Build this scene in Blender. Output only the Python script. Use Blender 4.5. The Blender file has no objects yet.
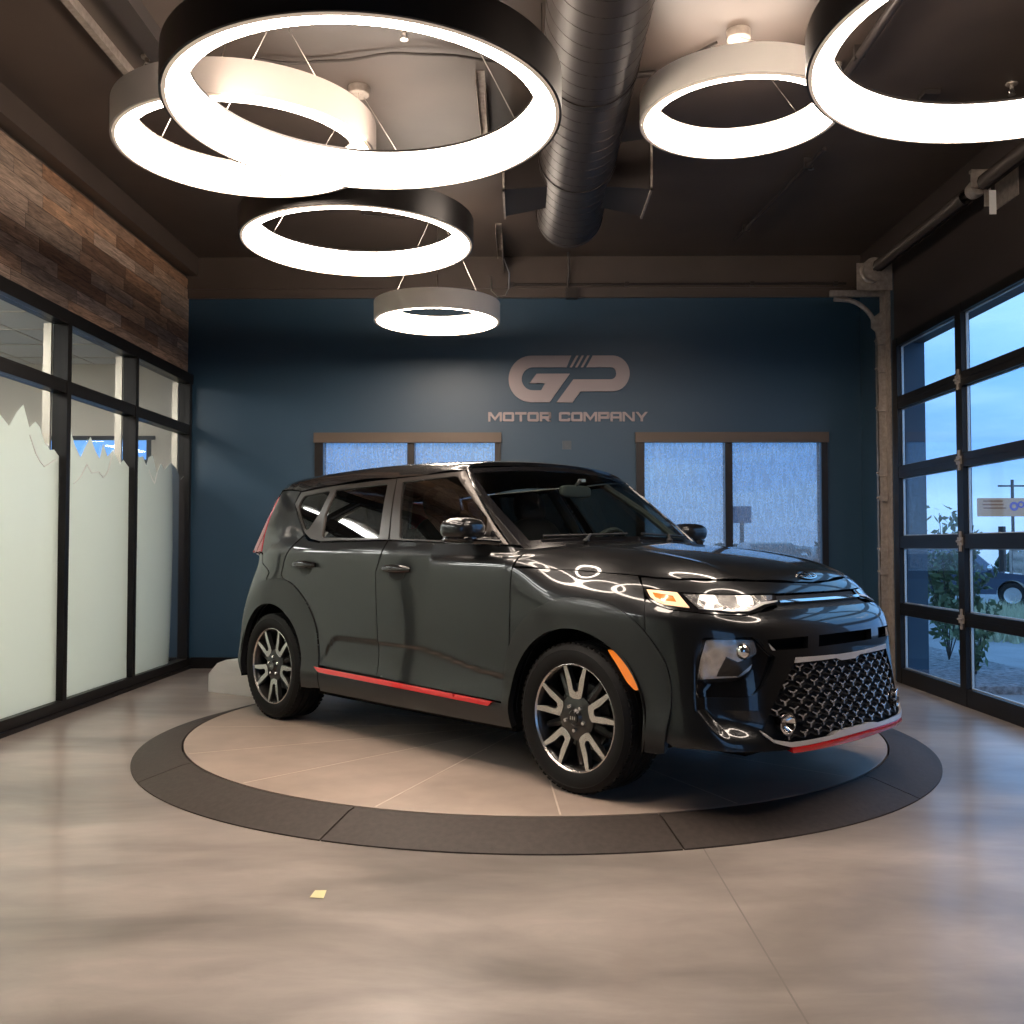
import bpy, bmesh, math, random
import numpy as np
from mathutils import Vector, Matrix
from mathutils.geometry import delaunay_2d_cdt
random.seed(7)
PI=math.pi
SC=bpy.context.scene
COL=SC.collection
PL=.075                                   # height of the turntable top
CARX,CARY,CARR=-.0669,5.866,-.794         # where the car stands on it
# ------------------------------------------------------------------ materials
def new_mat(name):
    m=bpy.data.materials.new(name); m.use_nodes=True; nt=m.node_tree; nt.nodes.clear(); return m,nt
def N(nt,t,**kw):
    n=nt.nodes.new(t)
    for k,v in kw.items():
        if k.startswith('i_'):
            n.inputs[k[2:].replace('_',' ')].default_value=v
        else: setattr(n,k,v)
    return n
def L(nt,a,b): nt.links.new(a,b)
def out(nt,sh):
    o=nt.nodes.new('ShaderNodeOutputMaterial'); nt.links.new(sh,o.inputs['Surface']); return o
def principled(name,col,rough=.5,metal=0,coat=0,coatr=.03,spec=.5,emis=None,estr=0,noise=0,nscale=8,bump=0,bscale=60,trans=0,ior=1.45):
    m,nt=new_mat(name); p=N(nt,'ShaderNodeBsdfPrincipled')
    p.inputs['Base Color'].default_value=(*col,1); p.inputs['Roughness'].default_value=rough; p.inputs['Metallic'].default_value=metal
    p.inputs['Coat Weight'].default_value=coat; p.inputs['Coat Roughness'].default_value=coatr
    p.inputs['Specular IOR Level'].default_value=spec; p.inputs['Transmission Weight'].default_value=trans; p.inputs['IOR'].default_value=ior
    if emis: p.inputs['Emission Color'].default_value=(*emis,1); p.inputs['Emission Strength'].default_value=estr
    tc=N(nt,'ShaderNodeTexCoord')
    if noise:
        n=N(nt,'ShaderNodeTexNoise'); n.inputs['Scale'].default_value=nscale; n.inputs['Detail'].default_value=6; L(nt,tc.outputs['Object'],n.inputs['Vector'])
        r=N(nt,'ShaderNodeMapRange'); r.inputs['From Min'].default_value=.3; r.inputs['From Max'].default_value=.7; r.inputs['To Min'].default_value=1-noise; r.inputs['To Max'].default_value=1+noise; L(nt,n.outputs['Fac'],r.inputs['Value'])
        v=N(nt,'ShaderNodeVectorMath',operation='SCALE'); v.inputs[0].default_value=col; L(nt,r.outputs[0],v.inputs['Scale']); L(nt,v.outputs[0],p.inputs['Base Color'])
    if bump:
        n=N(nt,'ShaderNodeTexNoise'); n.inputs['Scale'].default_value=bscale; n.inputs['Detail'].default_value=3; L(nt,tc.outputs['Object'],n.inputs['Vector'])
        b=N(nt,'ShaderNodeBump'); b.inputs['Strength'].default_value=bump; b.inputs['Distance'].default_value=.002; L(nt,n.outputs['Fac'],b.inputs['Height']); L(nt,b.outputs[0],p.inputs['Normal'])
    out(nt,p.outputs[0]); return m
def emission(name,col,s):
    m,nt=new_mat(name); e=N(nt,'ShaderNodeEmission'); e.inputs[0].default_value=(*col,1); e.inputs[1].default_value=s; out(nt,e.outputs[0]); return m
def glass(name,tint=(1,1,1),f0=.04,rough=0.0):
    """thin pane: part of the light mirrored by Fresnel, the rest passes tinted"""
    m,nt=new_mat(name); t=N(nt,'ShaderNodeBsdfTransparent'); t.inputs[0].default_value=(*tint,1)
    g=N(nt,'ShaderNodeBsdfGlossy'); g.inputs['Roughness'].default_value=rough
    lw=N(nt,'ShaderNodeFresnel'); ge=N(nt,'ShaderNodeNewGeometry'); mr=N(nt,'ShaderNodeMapRange'); mr.inputs['To Min'].default_value=1.5; mr.inputs['To Max'].default_value=1/1.5; L(nt,ge.outputs['Backfacing'],mr.inputs['Value']); L(nt,mr.outputs[0],lw.inputs[0])
    k=N(nt,'ShaderNodeMath',operation='MULTIPLY'); k.use_clamp=True; k.inputs[1].default_value=f0/.04; L(nt,lw.outputs[0],k.inputs[0]); mx=N(nt,'ShaderNodeMixShader'); L(nt,k.outputs[0],mx.inputs[0]); L(nt,t.outputs[0],mx.inputs[1]); L(nt,g.outputs[0],mx.inputs[2]); out(nt,mx.outputs[0]); return m
M={}
M['paint']=principled('graphite car paint',(.021,.022,.0235),rough=.30,metal=.7,coat=1,coatr=.015,spec=.2)
M['paint'].node_tree.nodes['Principled BSDF'].inputs['Coat IOR'].default_value=1.42
M['star']=principled('satin chrome studs',(.62,.61,.61),rough=.24,metal=.72)
M['roofpaint']=principled('gloss black roof paint',(.016,.015,.015),rough=.25,metal=.3,coat=1,coatr=.02)
M['clad']=principled('gloss dark cladding',(.012,.0125,.013),rough=.38,metal=.2,coat=.35,coatr=.10)
M['webplastic']=principled('dark grille plastic',(.012,.012,.013),rough=.35)
M['trim']=principled('satin bronze window trim',(.055,.048,.044),rough=.33,metal=.7,coat=.3,coatr=.2)
M['gblack']=principled('gloss black plastic',(.006,.006,.007),rough=.12,coat=.6)
M['mblack']=principled('matt black plastic',(.012,.012,.012),rough=.6)
M['liner']=principled('wheel liner felt',(.006,.006,.006),rough=.95,spec=.1)
M['rubber']=principled('tyre rubber',(.0065,.006,.006),rough=.7,spec=.3,bump=.3,bscale=90)
M['chrome']=principled('chrome',(.75,.74,.73),rough=.10,metal=1)
M['silver']=principled('satin silver plastic',(.66,.64,.63),rough=.30,metal=.35)
M['alloy']=principled('machined alloy',(.66,.63,.60),rough=.26,metal=.9)
M['gun']=principled('gunmetal alloy',(.035,.033,.032),rough=.3,metal=.6,coat=.5)
M['disc']=principled('brake disc iron',(.10,.10,.10),rough=.4,metal=.9)
M['red']=principled('red accent paint',(.62,.012,.016),rough=.25,coat=1)
M['amber']=principled('amber lens',(.85,.22,.02),rough=.15,coat=1,emis=(1,.25,.02),estr=.25)  # weak glow added in place of light the lens reflects
M['cream']=principled('lit cream light guide',(.9,.62,.38),rough=.2,emis=(1,.66,.36),estr=.7)
M['tail']=principled('red tail lens',(.35,.03,.05),rough=.1,coat=1)
M['cabin']=principled('cabin black',(.010,.010,.011),rough=.7)
M['seat']=principled('seat fabric',(.018,.019,.02),rough=.8)
M['greyplastic']=principled('grey cabin plastic',(.06,.062,.06),rough=.6)
def lens_mat():
    m,nt=new_mat('faceted lamp optics'); p=N(nt,'ShaderNodeBsdfPrincipled'); p.inputs['Metallic'].default_value=.9; p.inputs['Roughness'].default_value=.22; p.inputs['Base Color'].default_value=(.55,.56,.6,1)
    p.inputs['Coat Weight'].default_value=1
    tc=N(nt,'ShaderNodeTexCoord'); w=N(nt,'ShaderNodeTexVoronoi'); w.inputs['Scale'].default_value=26; L(nt,tc.outputs['Object'],w.inputs['Vector'])
    b=N(nt,'ShaderNodeBump'); b.inputs['Strength'].default_value=.35; b.inputs['Distance'].default_value=.006; L(nt,w.outputs['Distance'],b.inputs['Height']); L(nt,b.outputs[0],p.inputs['Normal'])
    c=N(nt,'ShaderNodeMapRange'); c.inputs['To Min'].default_value=.35; c.inputs['To Max'].default_value=.62; L(nt,w.outputs['Distance'],c.inputs['Value']); c.inputs['From Max'].default_value=.9
    L(nt,c.outputs[0],p.inputs['Base Color']); out(nt,p.outputs[0]); return m
M['optic']=lens_mat()
M['glass_dark']=glass('tinted privacy glass',(.05,.055,.055),.085)
M['glass_door']=glass('tinted door glass',(.22,.24,.24),.085)
M['glass_ws']=glass('windscreen glass',(.62,.70,.66))
M['glass']=glass('clear pane glass',(.93,.96,.98))
# ------------------------------------------------------------------ mesh builder
class MB:
    def __init__(s): s.v=[]; s.f=[]; s.m=[]; s.mi=0
    def add(s,vs,fs):
        o=len(s.v); s.v+= [tuple(map(float,v)) for v in vs]; s.f+=[tuple(i+o for i in f) for f in fs]; s.m+=[s.mi]*len(fs); return s
    def box(s,c,d,rot=None):
        x,y,z=[q/2 for q in d]; vs=[Vector((i*x,j*y,k*z)) for i in(-1,1) for j in(-1,1) for k in(-1,1)]
        if rot is not None: vs=[rot@v for v in vs]
        vs=[v+Vector(c) for v in vs]
        return s.add(vs,[(0,1,3,2),(4,6,7,5),(0,4,5,1),(2,3,7,6),(0,2,6,4),(1,5,7,3)])
    def b2(s,a,b): return s.box([(a[i]+b[i])/2 for i in range(3)],[abs(b[i]-a[i]) for i in range(3)])
    def tube(s,pts,r,n=10,cap=True,closed=False):
        P=[Vector(p) for p in pts]; k=len(P); rs=r if isinstance(r,(list,tuple)) else [r]*k
        vs=[];fs=[]; ref=None
        for i,p in enumerate(P):
            if closed: t=P[(i+1)%k]-P[i-1]
            else: t=(P[min(i+1,k-1)]-P[max(i-1,0)])
            t.normalize()
            if ref is None: ref=Vector((0,0,1)) if abs(t.z)<.9 else Vector((1,0,0))
            u=t.cross(ref).normalized(); w=t.cross(u); ref=-w if False else ref
            for j in range(n):
                a=2*PI*j/n; vs.append(p+(u*math.cos(a)+w*math.sin(a))*rs[i])
        m=k if closed else k-1
        for i in range(m):
            for j in range(n):
                a=i*n+j; b=i*n+(j+1)%n; c=((i+1)%k)*n+(j+1)%n; d=((i+1)%k)*n+j; fs.append((a,b,c,d))
        if cap and not closed: fs.append(tuple(range(n))[::-1]); fs.append(tuple(range((k-1)*n,k*n)))
        return s.add(vs,fs)
    def lathe(s,prof,c=(0,0,0),axis='z',n=64,a0=0,a1=2*PI,closed=False):
        """prof (radius, height along axis)"""
        full=abs(a1-a0-2*PI)<1e-6; k=len(prof); cols=n if full else n+1; vs=[];fs=[]
        for j in range(cols):
            a=a0+(a1-a0)*j/n; ca,sa=math.cos(a),math.sin(a)
            for r,h in prof:
                if axis=='z': q=(r*ca,r*sa,h)
                elif axis=='y': q=(r*ca,h,r*sa)
                else: q=(h,r*ca,r*sa)
                vs.append((q[0]+c[0],q[1]+c[1],q[2]+c[2]))
        kk=k if closed else k-1
        for j in range(n):
            j2=(j+1)%cols
            for i in range(kk):
                i2=(i+1)%k; fs.append((j*k+i,j2*k+i,j2*k+i2,j*k+i2))
        return s.add(vs,fs)
    def prism(s,poly,fn,t0,t1):
        """poly of 2d points, fn(u,v,t)->3d, extruded from t0 to t1 (concave allowed)"""
        n=len(poly)
        from mathutils.geometry import tessellate_polygon
        tri=tessellate_polygon([[Vector((p[0],p[1],0)) for p in poly]])
        vs=[fn(p[0],p[1],t0) for p in poly]+[fn(p[0],p[1],t1) for p in poly]
        fs=[tuple(t) for t in tri]+[tuple(i+n for i in t[::-1]) for t in tri]+[(i,(i+1)%n,n+(i+1)%n,n+i) for i in range(n)]
        return s.add(vs,fs)
    def ellipsoid(s,c,r,nu=24,nv=16,p=2.0,rot=None):
        vs=[];fs=[]
        sg=lambda q,e: math.copysign(abs(q)**e,q)
        e=2/p
        for i in range(nv+1):
            th=-PI/2+PI*i/nv
            for j in range(nu):
                ph=2*PI*j/nu
                q=Vector((r[0]*sg(math.cos(th),e)*sg(math.cos(ph),e),r[1]*sg(math.cos(th),e)*sg(math.sin(ph),e),r[2]*sg(math.sin(th),e)))
                if rot is not None: q=rot@q
                vs.append(q+Vector(c))
        for i in range(nv):
            for j in range(nu): fs.append((i*nu+j,i*nu+(j+1)%nu,(i+1)*nu+(j+1)%nu,(i+1)*nu+j))
        return s.add(vs,fs)
    def build(s,name,mat,parent=None,smooth=35,loc=None,recalc=True):
        me=bpy.data.meshes.new(name); me.from_pydata(s.v,[],s.f)
        mats=mat if isinstance(mat,(list,tuple)) else [mat]
        for m in mats: me.materials.append(m)
        if len(mats)>1: me.polygons.foreach_set('material_index',s.m)
        if recalc:
            bm=bmesh.new(); bm.from_mesh(me); bmesh.ops.remove_doubles(bm,verts=bm.verts,dist=1e-6); bmesh.ops.recalc_face_normals(bm,faces=bm.faces); bm.to_mesh(me); bm.free()
        if smooth:
            me.shade_smooth(); me.set_sharp_from_angle(angle=math.radians(smooth))
        me.update()
        o=bpy.data.objects.new(name,me); COL.objects.link(o)
        if parent: o.parent=parent
        if loc: o.location=loc
        return o
def tag(o,label=None,cat=None,group=None,kind=None):
    if label: o['label']=label
    if cat: o['category']=cat
    if group: o['group']=group
    if kind: o['kind']=kind
    return o
def empty(name,loc=(0,0,0),rz=0,**kw):
    o=bpy.data.objects.new(name,None); COL.objects.link(o); o.location=loc; o.rotation_euler=(0,0,rz); o.empty_display_size=.2
    return tag(o,**kw)
def struct(o): o['kind']='structure'; return o
def arc(cx,cy,r,a0,a1,n):
    return [(cx+r*math.cos(math.radians(a0+(a1-a0)*i/n)),cy+r*math.sin(math.radians(a0+(a1-a0)*i/n))) for i in range(n+1)]
def smax(a,b,k):
    h=np.clip((k-np.abs(a-b))/k,0,1); return np.maximum(a,b)+h*h*h*k/6
def sstep(x,a,b):
    t=np.clip((x-a)/(b-a),0,1); return t*t*t*(t*(t*6-15)+10)
class Spl:
    """monotone-ish cubic (PCHIP) through knots"""
    def __init__(s,pts,sm=0):
        p=sorted(pts); s.x=np.array([q[0] for q in p],float); s.y=np.array([q[1] for q in p],float)
        h=np.diff(s.x); d=np.diff(s.y)/h; m=np.zeros(len(p)); m[0]=d[0]; m[-1]=d[-1]
        for i in range(1,len(p)-1):
            if d[i-1]*d[i]>0:
                w1=2*h[i]+h[i-1]; w2=h[i]+2*h[i-1]; m[i]=(w1+w2)/(w1/d[i-1]+w2/d[i])
        s.m=m; s.tab=None
        if sm:
            g=np.linspace(s.x[0]-4*sm,s.x[-1]+4*sm,1201); d=g[1]-g[0]
            lo=s.y[0]+(g-s.x[0])*s.m[0]; hi=s.y[-1]+(g-s.x[-1])*s.m[-1]
            v=np.where(g<s.x[0],lo,np.where(g>s.x[-1],hi,s(g)))
            k=np.arange(-int(4*sm/d),int(4*sm/d)+1)*d; w=np.exp(-.5*(k/sm)**2); w/=w.sum()
            v=np.convolve(np.pad(v,len(k)//2,mode='edge'),w,'valid'); s.tab=(g,v)
    def __call__(s,t):
        if s.tab is not None:
            g,v=s.tab; u=np.clip((t-g[0])/(g[1]-g[0]),1,len(g)-3.001); i=np.floor(u).astype(int); f=u-i
            a,b,c,e=v[i-1],v[i],v[i+1],v[i+2]
            return b+.5*f*(c-a+f*(2*a-5*b+4*c-e+f*(3*(b-c)+e-a)))
        t=np.clip(t,s.x[0],s.x[-1]); i=np.clip(np.searchsorted(s.x,t)-1,0,len(s.x)-2)
        h=s.x[i+1]-s.x[i]; u=(t-s.x[i])/h
        return (2*u**3-3*u**2+1)*s.y[i]+(u**3-2*u**2+u)*h*s.m[i]+(-2*u**3+3*u**2)*s.y[i+1]+(u**3-u**2)*h*s.m[i+1]
S_side=Spl([(.10,.80),(.20,.845),(.27,.872),(.34,.880),(.42,.866),(.55,.866),(.75,.876),(.92,.884),(1.1,.886),(1.3,.88)],.025)
X_front=Spl([(.10,2.06),(.20,2.14),(.26,2.185),(.31,2.175),(.60,2.152),(.69,2.150),(.76,2.141),(.79,2.128),(.815,2.104),(.835,2.076),(.86,2.060),(.90,2.050),(.96,2.036),(1.1,2.04)],.011)
X_rear=Spl([(.10,1.90),(.22,1.98),(.40,2.04),(.62,2.04),(.80,2.005),(1.0,1.965),(1.15,1.955),(1.3,1.95)],.03)
N_front=Spl([(.2,4.2),(.5,3.8),(.9,3.3),(1.1,3.2)])
N_rear=Spl([(.2,5.2),(.55,5.0),(.68,4.4),(.8,3.8),(.9,3.3),(1.0,2.9),(1.15,2.9),(1.3,3.0)],.03)
H_hood=Spl([(.5,1.13),(.98,1.125),(1.3,1.108),(1.6,1.070),(1.85,1.017),(1.97,.985),(2.06,.943),(2.2,.86)],.05)
def F_low(p):
    x,y,z=p[...,0],p[...,1],p[...,2]; a=np.abs(y)
    B=S_side(z)
    # lower door sculpture: a crease climbing over the rear door then falling forward
    zc=.575-.09*sstep(x,.0,.95)-.20*sstep(-x,.55,.85)
    B=B-.010*sstep(zc-z,0,.03)*sstep(z,.36,.50)*(sstep(x,-.95,-.8)*(1-sstep(x,.78,.9)))
    sh=np.maximum(z-.80,0); B=B-np.minimum(1.9*sh*sh+.10*sh,.09+.3*sh)*sstep(x,.80,1.35)
    A=np.where(x>0,X_front(z)-1.0,X_rear(z)-1.0)
    n=np.where(x>0,N_front(z),N_rear(z))
    u=np.maximum(np.abs(x)-1.0,0)/A; v=a/B
    r=(u**n+v**n)**(1/n)
    side=(r-1)*B
    sc=1.0+.9*np.arctan2(np.maximum(x-1.0,0),np.maximum(a,1e-3)); se=1.760+.55*np.maximum(0,.43-z)
    side=side+.034*sstep(sc-se,0,.050)*(1-sstep(sc-se,.06,.235))*sstep(z,.285,.40)*(1-sstep(z,.50,.76))
    lean=(a-(.886-(z-1.055)*.62))/1.18+ .25*np.maximum(np.abs(x)-1.1,0)**2
    side=smax(side,lean,.03)
    dome=.012*(1-sstep(a,.40,.52))*sstep(x,1.0,1.4)*(1-sstep(x,1.8,2.0))
    top=z-(H_hood(x)-.085*a*a-dome)
    top=np.where(x>.3,top,-1.0)
    # shelf for the cabin region: belt at 1.16
    belt=z-1.17
    f=smax(side,top,.16+.10*sstep(x,.8,1.3))
    return np.maximum(f,belt)
R_roof=Spl([(.9,1.50),(.6,1.54),(.4,1.570),(.286,1.586),(-.12,1.605),(-.5,1.61),(-1.0,1.60),(-1.57,1.562),(-1.9,1.52)],.06)
def F_gh(p):
    x,y,z=p[...,0],p[...,1],p[...,2]; a=np.abs(y)
    G=.858-.42*(z-1.10)-.28*np.maximum(z-1.25,0)**2-.13*np.maximum(x-.1,0)**2-.03*np.maximum(-x-.9,0)**2
    side=(a-G)/1.1
    ws=(x-(1.000-1.36*(z-1.124)-.20*(z-1.124)**2*0-.34*a*a))/1.75
    roof=z-(R_roof(x)-.10*a*a)
    A=(1.985-.26*np.maximum(z-1.1,0)-.5*np.maximum(z-1.4,0)**2)-1.0
    u=np.maximum(-x-1.0,0)/A; v=a/np.maximum(G,.1)
    rear=((u**3.8+v**3.8)**(1/3.8)-1)*.8
    f=smax(side,roof,.06); f=smax(f,ws,.03); f=smax(f,np.where(x<0,rear,-1.0),.06)
    return np.maximum(f,1.05-z)
def F_all(p): return np.minimum(F_low(p),F_gh(p))
def march(o,d,F,t0,t1,n=400):
    """first crossing from outside (F>0) to inside along o+t d ; arrays (m,3)"""
    o=np.atleast_2d(o).astype(float); d=np.atleast_2d(d).astype(float); m=len(d)
    o=np.broadcast_to(o,d.shape)
    ts=np.linspace(t0,t1,n); lo=np.full(m,np.nan); hi=np.full(m,np.nan); prev=F(o+d*ts[0]); done=np.zeros(m,bool)
    for i in range(1,n):
        cur=F(o+d*ts[i]); hit=(~done)&(prev>0)&(cur<=0)
        lo[hit]=ts[i-1]; hi[hit]=ts[i]; done|=hit; prev=cur
    l=np.where(done,lo,0); h=np.where(done,hi,0)
    for _ in range(30):
        mid=(l+h)/2; c=F(o+d*mid[:,None])>0; l=np.where(c,mid,l); h=np.where(c,h,mid)
    return np.where(done[:,None],o+d*((l+h)/2)[:,None],np.nan)
def wrap_dir(s,z,side=-1,L=3.0):
    """(s,z) on the girth: side -1 = right (visible). returns far origin and direction inward"""
    s=np.asarray(s,float); z=np.asarray(z,float)
    sg=np.sign(s); ph=np.maximum(np.abs(s)-1.0,0)/.9
    cx=np.where(ph>0,sg*1.0,s); 
    dx=sg*np.sin(ph); dy=side*np.cos(ph)
    out=np.stack([dx,dy,np.zeros_like(dx)],-1); c=np.stack([cx,np.zeros_like(cx),z],-1)
    return c+out*L, -out
def wrap(s,z,side=-1,F=F_low):
    o,d=wrap_dir(s,z,side)
    return march(o,d,F,1.6,2.6,120)
def unwrap(p):
    x,y,z=p; 
    if abs(x)<=1: return x,z
    sg=np.sign(x); ph=np.arctan2(abs(x)-1.0,-y)   # from right side
    return sg*(1.0+ph*.9),z
def grad(F,p,e=1e-4):
    g=np.stack([F(p+np.eye(3)[i]*e)-F(p-np.eye(3)[i]*e) for i in range(3)],-1)
    return g/np.linalg.norm(g,axis=-1,keepdims=True)
# ------------------------------------------------------------------ panels cut out of the body surface
def pip(P,poly):
    x,y=P[:,0],P[:,1]; c=np.zeros(len(P),bool); q=np.asarray(poly); n=len(q)
    for i in range(n):
        x1,y1=q[i]; x2,y2=q[i-1]
        m=((y1>y)!=(y2>y)); 
        with np.errstate(divide='ignore',invalid='ignore'): c^=m&(x<(x2-x1)*(y-y1)/(y2-y1+1e-30)+x1)
    return c
def dens(poly,step):
    o=[]; n=len(poly)
    for i in range(n):
        a=np.array(poly[i],float); b=np.array(poly[(i+1)%n],float); k=max(1,int(math.ceil(np.hypot(*(b-a))/step)))
        for j in range(k): o.append(a+(b-a)*j/k)
    return np.array(o)
def inset(poly,d):
    q=np.array(poly,float); ar=.5*np.sum(q[:,0]*np.roll(q[:,1],-1)-np.roll(q[:,0],-1)*q[:,1])
    e=np.roll(q,-1,0)-q; e/=np.maximum(np.linalg.norm(e,axis=1,keepdims=True),1e-9); nrm=np.stack([-e[:,1],e[:,0]],1)*(1 if ar>0 else -1)
    b=nrm+np.roll(nrm,1,0); l=np.linalg.norm(b,axis=1,keepdims=True); b/=np.maximum(l,1e-6); c=np.maximum((b*nrm).sum(1,keepdims=True),.5)
    return q+b*d/c
def rnd(poly,r,n=4):
    """round the corners of a polygon"""
    q=[np.array(p,float) for p in poly]; o=[]; k=len(q)
    for i in range(k):
        a,b,c=q[i-1],q[i],q[(i+1)%k]; u=a-b; w=c-b; lu,lw=np.linalg.norm(u),np.linalg.norm(w); d=min(r,lu*.45,lw*.45)
        p0=b+u/lu*d; p1=b+w/lw*d
        for j in range(n+1):
            t=j/n; o.append((1-t)**2*p0+2*t*(1-t)*b+t*t*p1)
    return o
def dist_poly(P,q):
    d=np.full(len(P),9.)
    for i in range(len(q)):
        a=q[i-1]; b=q[i]; ab=b-a; t=np.clip(((P-a)@ab)/(ab@ab+1e-12),0,1); d=np.minimum(d,np.linalg.norm(P-(a+t[:,None]*ab),axis=1))
    return d
class WrapMap:
    def __init__(s,F=None): s.F=F or F_all
    def to3(s,q): return wrap(q[:,0],q[:,1],-1,s.F)
class StereoMap:
    """directions from a centre inside the car, flattened"""
    def __init__(s,c,F,pole='z'): s.c=np.array(c,float); s.F=F; s.pole=pole
    def from3(s,P):
        d=np.atleast_2d(P)-s.c; d=d/np.linalg.norm(d,axis=1,keepdims=True)
        if s.pole=='x': d=d[:,[1,2,0]]
        return d[:,:2]/(1+d[:,2:3])
    def to3(s,q):
        r2=(q**2).sum(1,keepdims=True); d=np.concatenate([2*q,1-r2],1)/(1+r2)
        if s.pole=='x': d=d[:,[2,0,1]]
        o=s.c+d*2.2
        return march(o,-d,s.F,0,2.2,220)
WM=WrapMap()
def region(outer,holes,step,bstep):
    rings=[dens(outer,bstep)]+[dens(h,bstep) for h in holes]
    lo=rings[0].min(0); hi=rings[0].max(0)
    gx=np.arange(lo[0],hi[0]+step,step); gy=np.arange(lo[1],hi[1]+step,step*.866)
    G=np.array([(x+(step/2 if j%2 else 0),y) for j,y in enumerate(gy) for x in gx])
    ok=pip(G,rings[0])
    for h in rings[1:]: ok&=~pip(G,h)
    G=G[ok]
    if len(G):
        d=np.min([dist_poly(G,r) for r in rings],0); G=G[d>step*.45]
    V=np.concatenate(rings+([G] if len(G) else [])); E=[]; o=0
    for r in rings:
        n=len(r); E+=[(o+i,o+(i+1)%n) for i in range(n)]; o+=n
    res=delaunay_2d_cdt([Vector((float(a),float(b))) for a,b in V],E,[],0,1e-7,True)
    VV=np.array([(v.x,v.y) for v in res[0]]); T=np.array([f for f in res[2] if len(f)==3])
    C=VV[T].mean(1); ok=pip(C,rings[0])
    for h in rings[1:]: ok&=~pip(C,h)
    T=T[ok]
    return VV,T
def surf(name,mp,polys,mat,parent=None,sides=(-1,1),off=0.0,depth=.012,step=.03,bstep=.015,gap=0.0,hole_gap=None,label=None,offf=None,wob=None):
    """polys: list of (outer,[holes]) in map coordinates; one mesh per side. Edges fold inwards by depth."""
    AV=[];AF=[];AN=[]   # per-loop normals
    base=0
    for outer,holes in polys:
        if gap: outer=inset(outer,gap)
        if gap: holes=[inset(h,-(gap if hole_gap is None else hole_gap)) for h in holes]
        VV,T=region(outer,holes,step,bstep)
        P=mp.to3(VV); bad=np.isnan(P).any(1)
        if bad.any():
            T=T[~bad[T].any(1)]; P=np.where(np.isnan(P),0,P)
        Nn=grad(mp.F,P); Nn[bad]=(0,0,1)
        o=off if offf is None else offf(VV,P)[:,None]
        P=P+Nn*o
        # orient
        fn=np.cross(P[T[:,1]]-P[T[:,0]],P[T[:,2]]-P[T[:,0]]); flip=(fn*Nn[T[:,0]]).sum(1)<0
        T[flip]=T[flip][:,::-1]
        # boundary edges
        ec={}
        for t in T:
            for a,b in ((t[0],t[1]),(t[1],t[2]),(t[2],t[0])):
                k=(min(a,b),max(a,b)); ec.setdefault(k,[]).append((a,b))
        be=[v[0] for v in ec.values() if len(v)==1]
        bv=sorted({i for e in be for i in e}); idx={v:i for i,v in enumerate(bv)}
        nb=len(P); P2=P[bv]-Nn[bv]*depth
        AV.append(P); AV.append(P2)
        for t in T: AF.append(tuple(int(i)+base for i in t)); AN+= [Nn[i] for i in t]
        if depth>0:
            for a,b in be:
                q=(b,a,nb+idx[a],nb+idx[b]); A3=np.concatenate([P,P2]); n=np.cross(A3[q[1]]-A3[q[0]],A3[q[3]]-A3[q[0]]); l=np.linalg.norm(n); n=n/l if l>0 else np.array([0,0,1.])
                AF.append(tuple(int(i)+base for i in q)); AN+=[n]*4
        base+=nb+len(P2)
    V=np.concatenate(AV); Nl=np.array(AN); obs=[]
    for sd in sides:
        if sd==-1: V2,F2,N2=V,AF,Nl
        else:
            V2=V*[1,-1,1]; F2=[];N2=[];k=0
            for f in AF:
                n=len(f); F2.append(f[::-1]); N2+=list((Nl[k:k+n]*[1,-1,1])[::-1]); k+=n
        me=bpy.data.meshes.new(name); me.from_pydata([tuple(map(float,v)) for v in V2],[],[tuple(f) for f in F2]); me.materials.append(mat)
        me.shade_smooth(); me.normals_split_custom_set([tuple(map(float,n)) for n in N2]); me.update()
        ob=bpy.data.objects.new(name,me); COL.objects.link(ob)
        if parent: ob.parent=parent
        if label: ob['label']=label
        obs.append(ob)
    return obs
# coordinate helpers ------------------------------------------------
def side3(pts):
    p=np.array(pts,float); o=np.stack([p[:,0],np.full(len(p),-2.),p[:,1]],1); return march(o,np.tile([0,1.,0],(len(p),1)),F_all,.8,2.0,240)
def side(*pts):
    """(x,z) seen square from the side -> girth coordinates"""
    P=side3(pts); return [unwrap(q) for q in P]
def top3(pts):
    p=np.array(pts,float); o=np.stack([p[:,0],p[:,1],np.full(len(p),2.)],1); return march(o,np.tile([0,0,-1.],(len(p),1)),F_all,.2,1.5,240)
def wr3(pts):
    p=np.array(pts,float); return wrap(p[:,0],p[:,1],-1,F_all)
SC0=1+.9*PI/2                 # girth coordinate of the front centre
def mir(pts): return [(2*SC0-a,b) for a,b in pts][::-1]
# ------------------------------------------------------------------ THE CAR
car=empty('car',(CARX,CARY,PL+.001),CARR,label='dark grey metallic compact hatchback parked on the round turntable',cat='car')
# outlines in (x,z) seen from the side
ARCH_F=[(.862,.25),(.866,.40),(.874,.535),(.909,.659),(.97,.735),(1.053,.795),(1.191,.852),(1.322,.867),(1.485,.848),(1.604,.795),(1.695,.713),(1.765,.606),(1.79,.50),(1.79,.40),(1.775,.25)]
ARCH_R=[(-.755,.25),(-.757,.40),(-.79,.60),(-.847,.705),(-.93,.79),(-1.032,.856),(-1.12,.883),(-1.22,.888),(-1.30,.884),(-1.375,.874),(-1.477,.847),(-1.593,.798),(-1.682,.740),(-1.75,.655),(-1.79,.55),(-1.80,.42),(-1.79,.25)]
def circ_open(cx,r=.388,zc=.345,zb=.25,n=36):
    a0=math.asin((zb-zc)/r); return [(cx+r*math.cos(PI-a0-(PI-2*a0)*i/n) ,zc+r*math.sin(PI-a0-(PI-2*a0)*i/n)) for i in range(n+1)]
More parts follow.
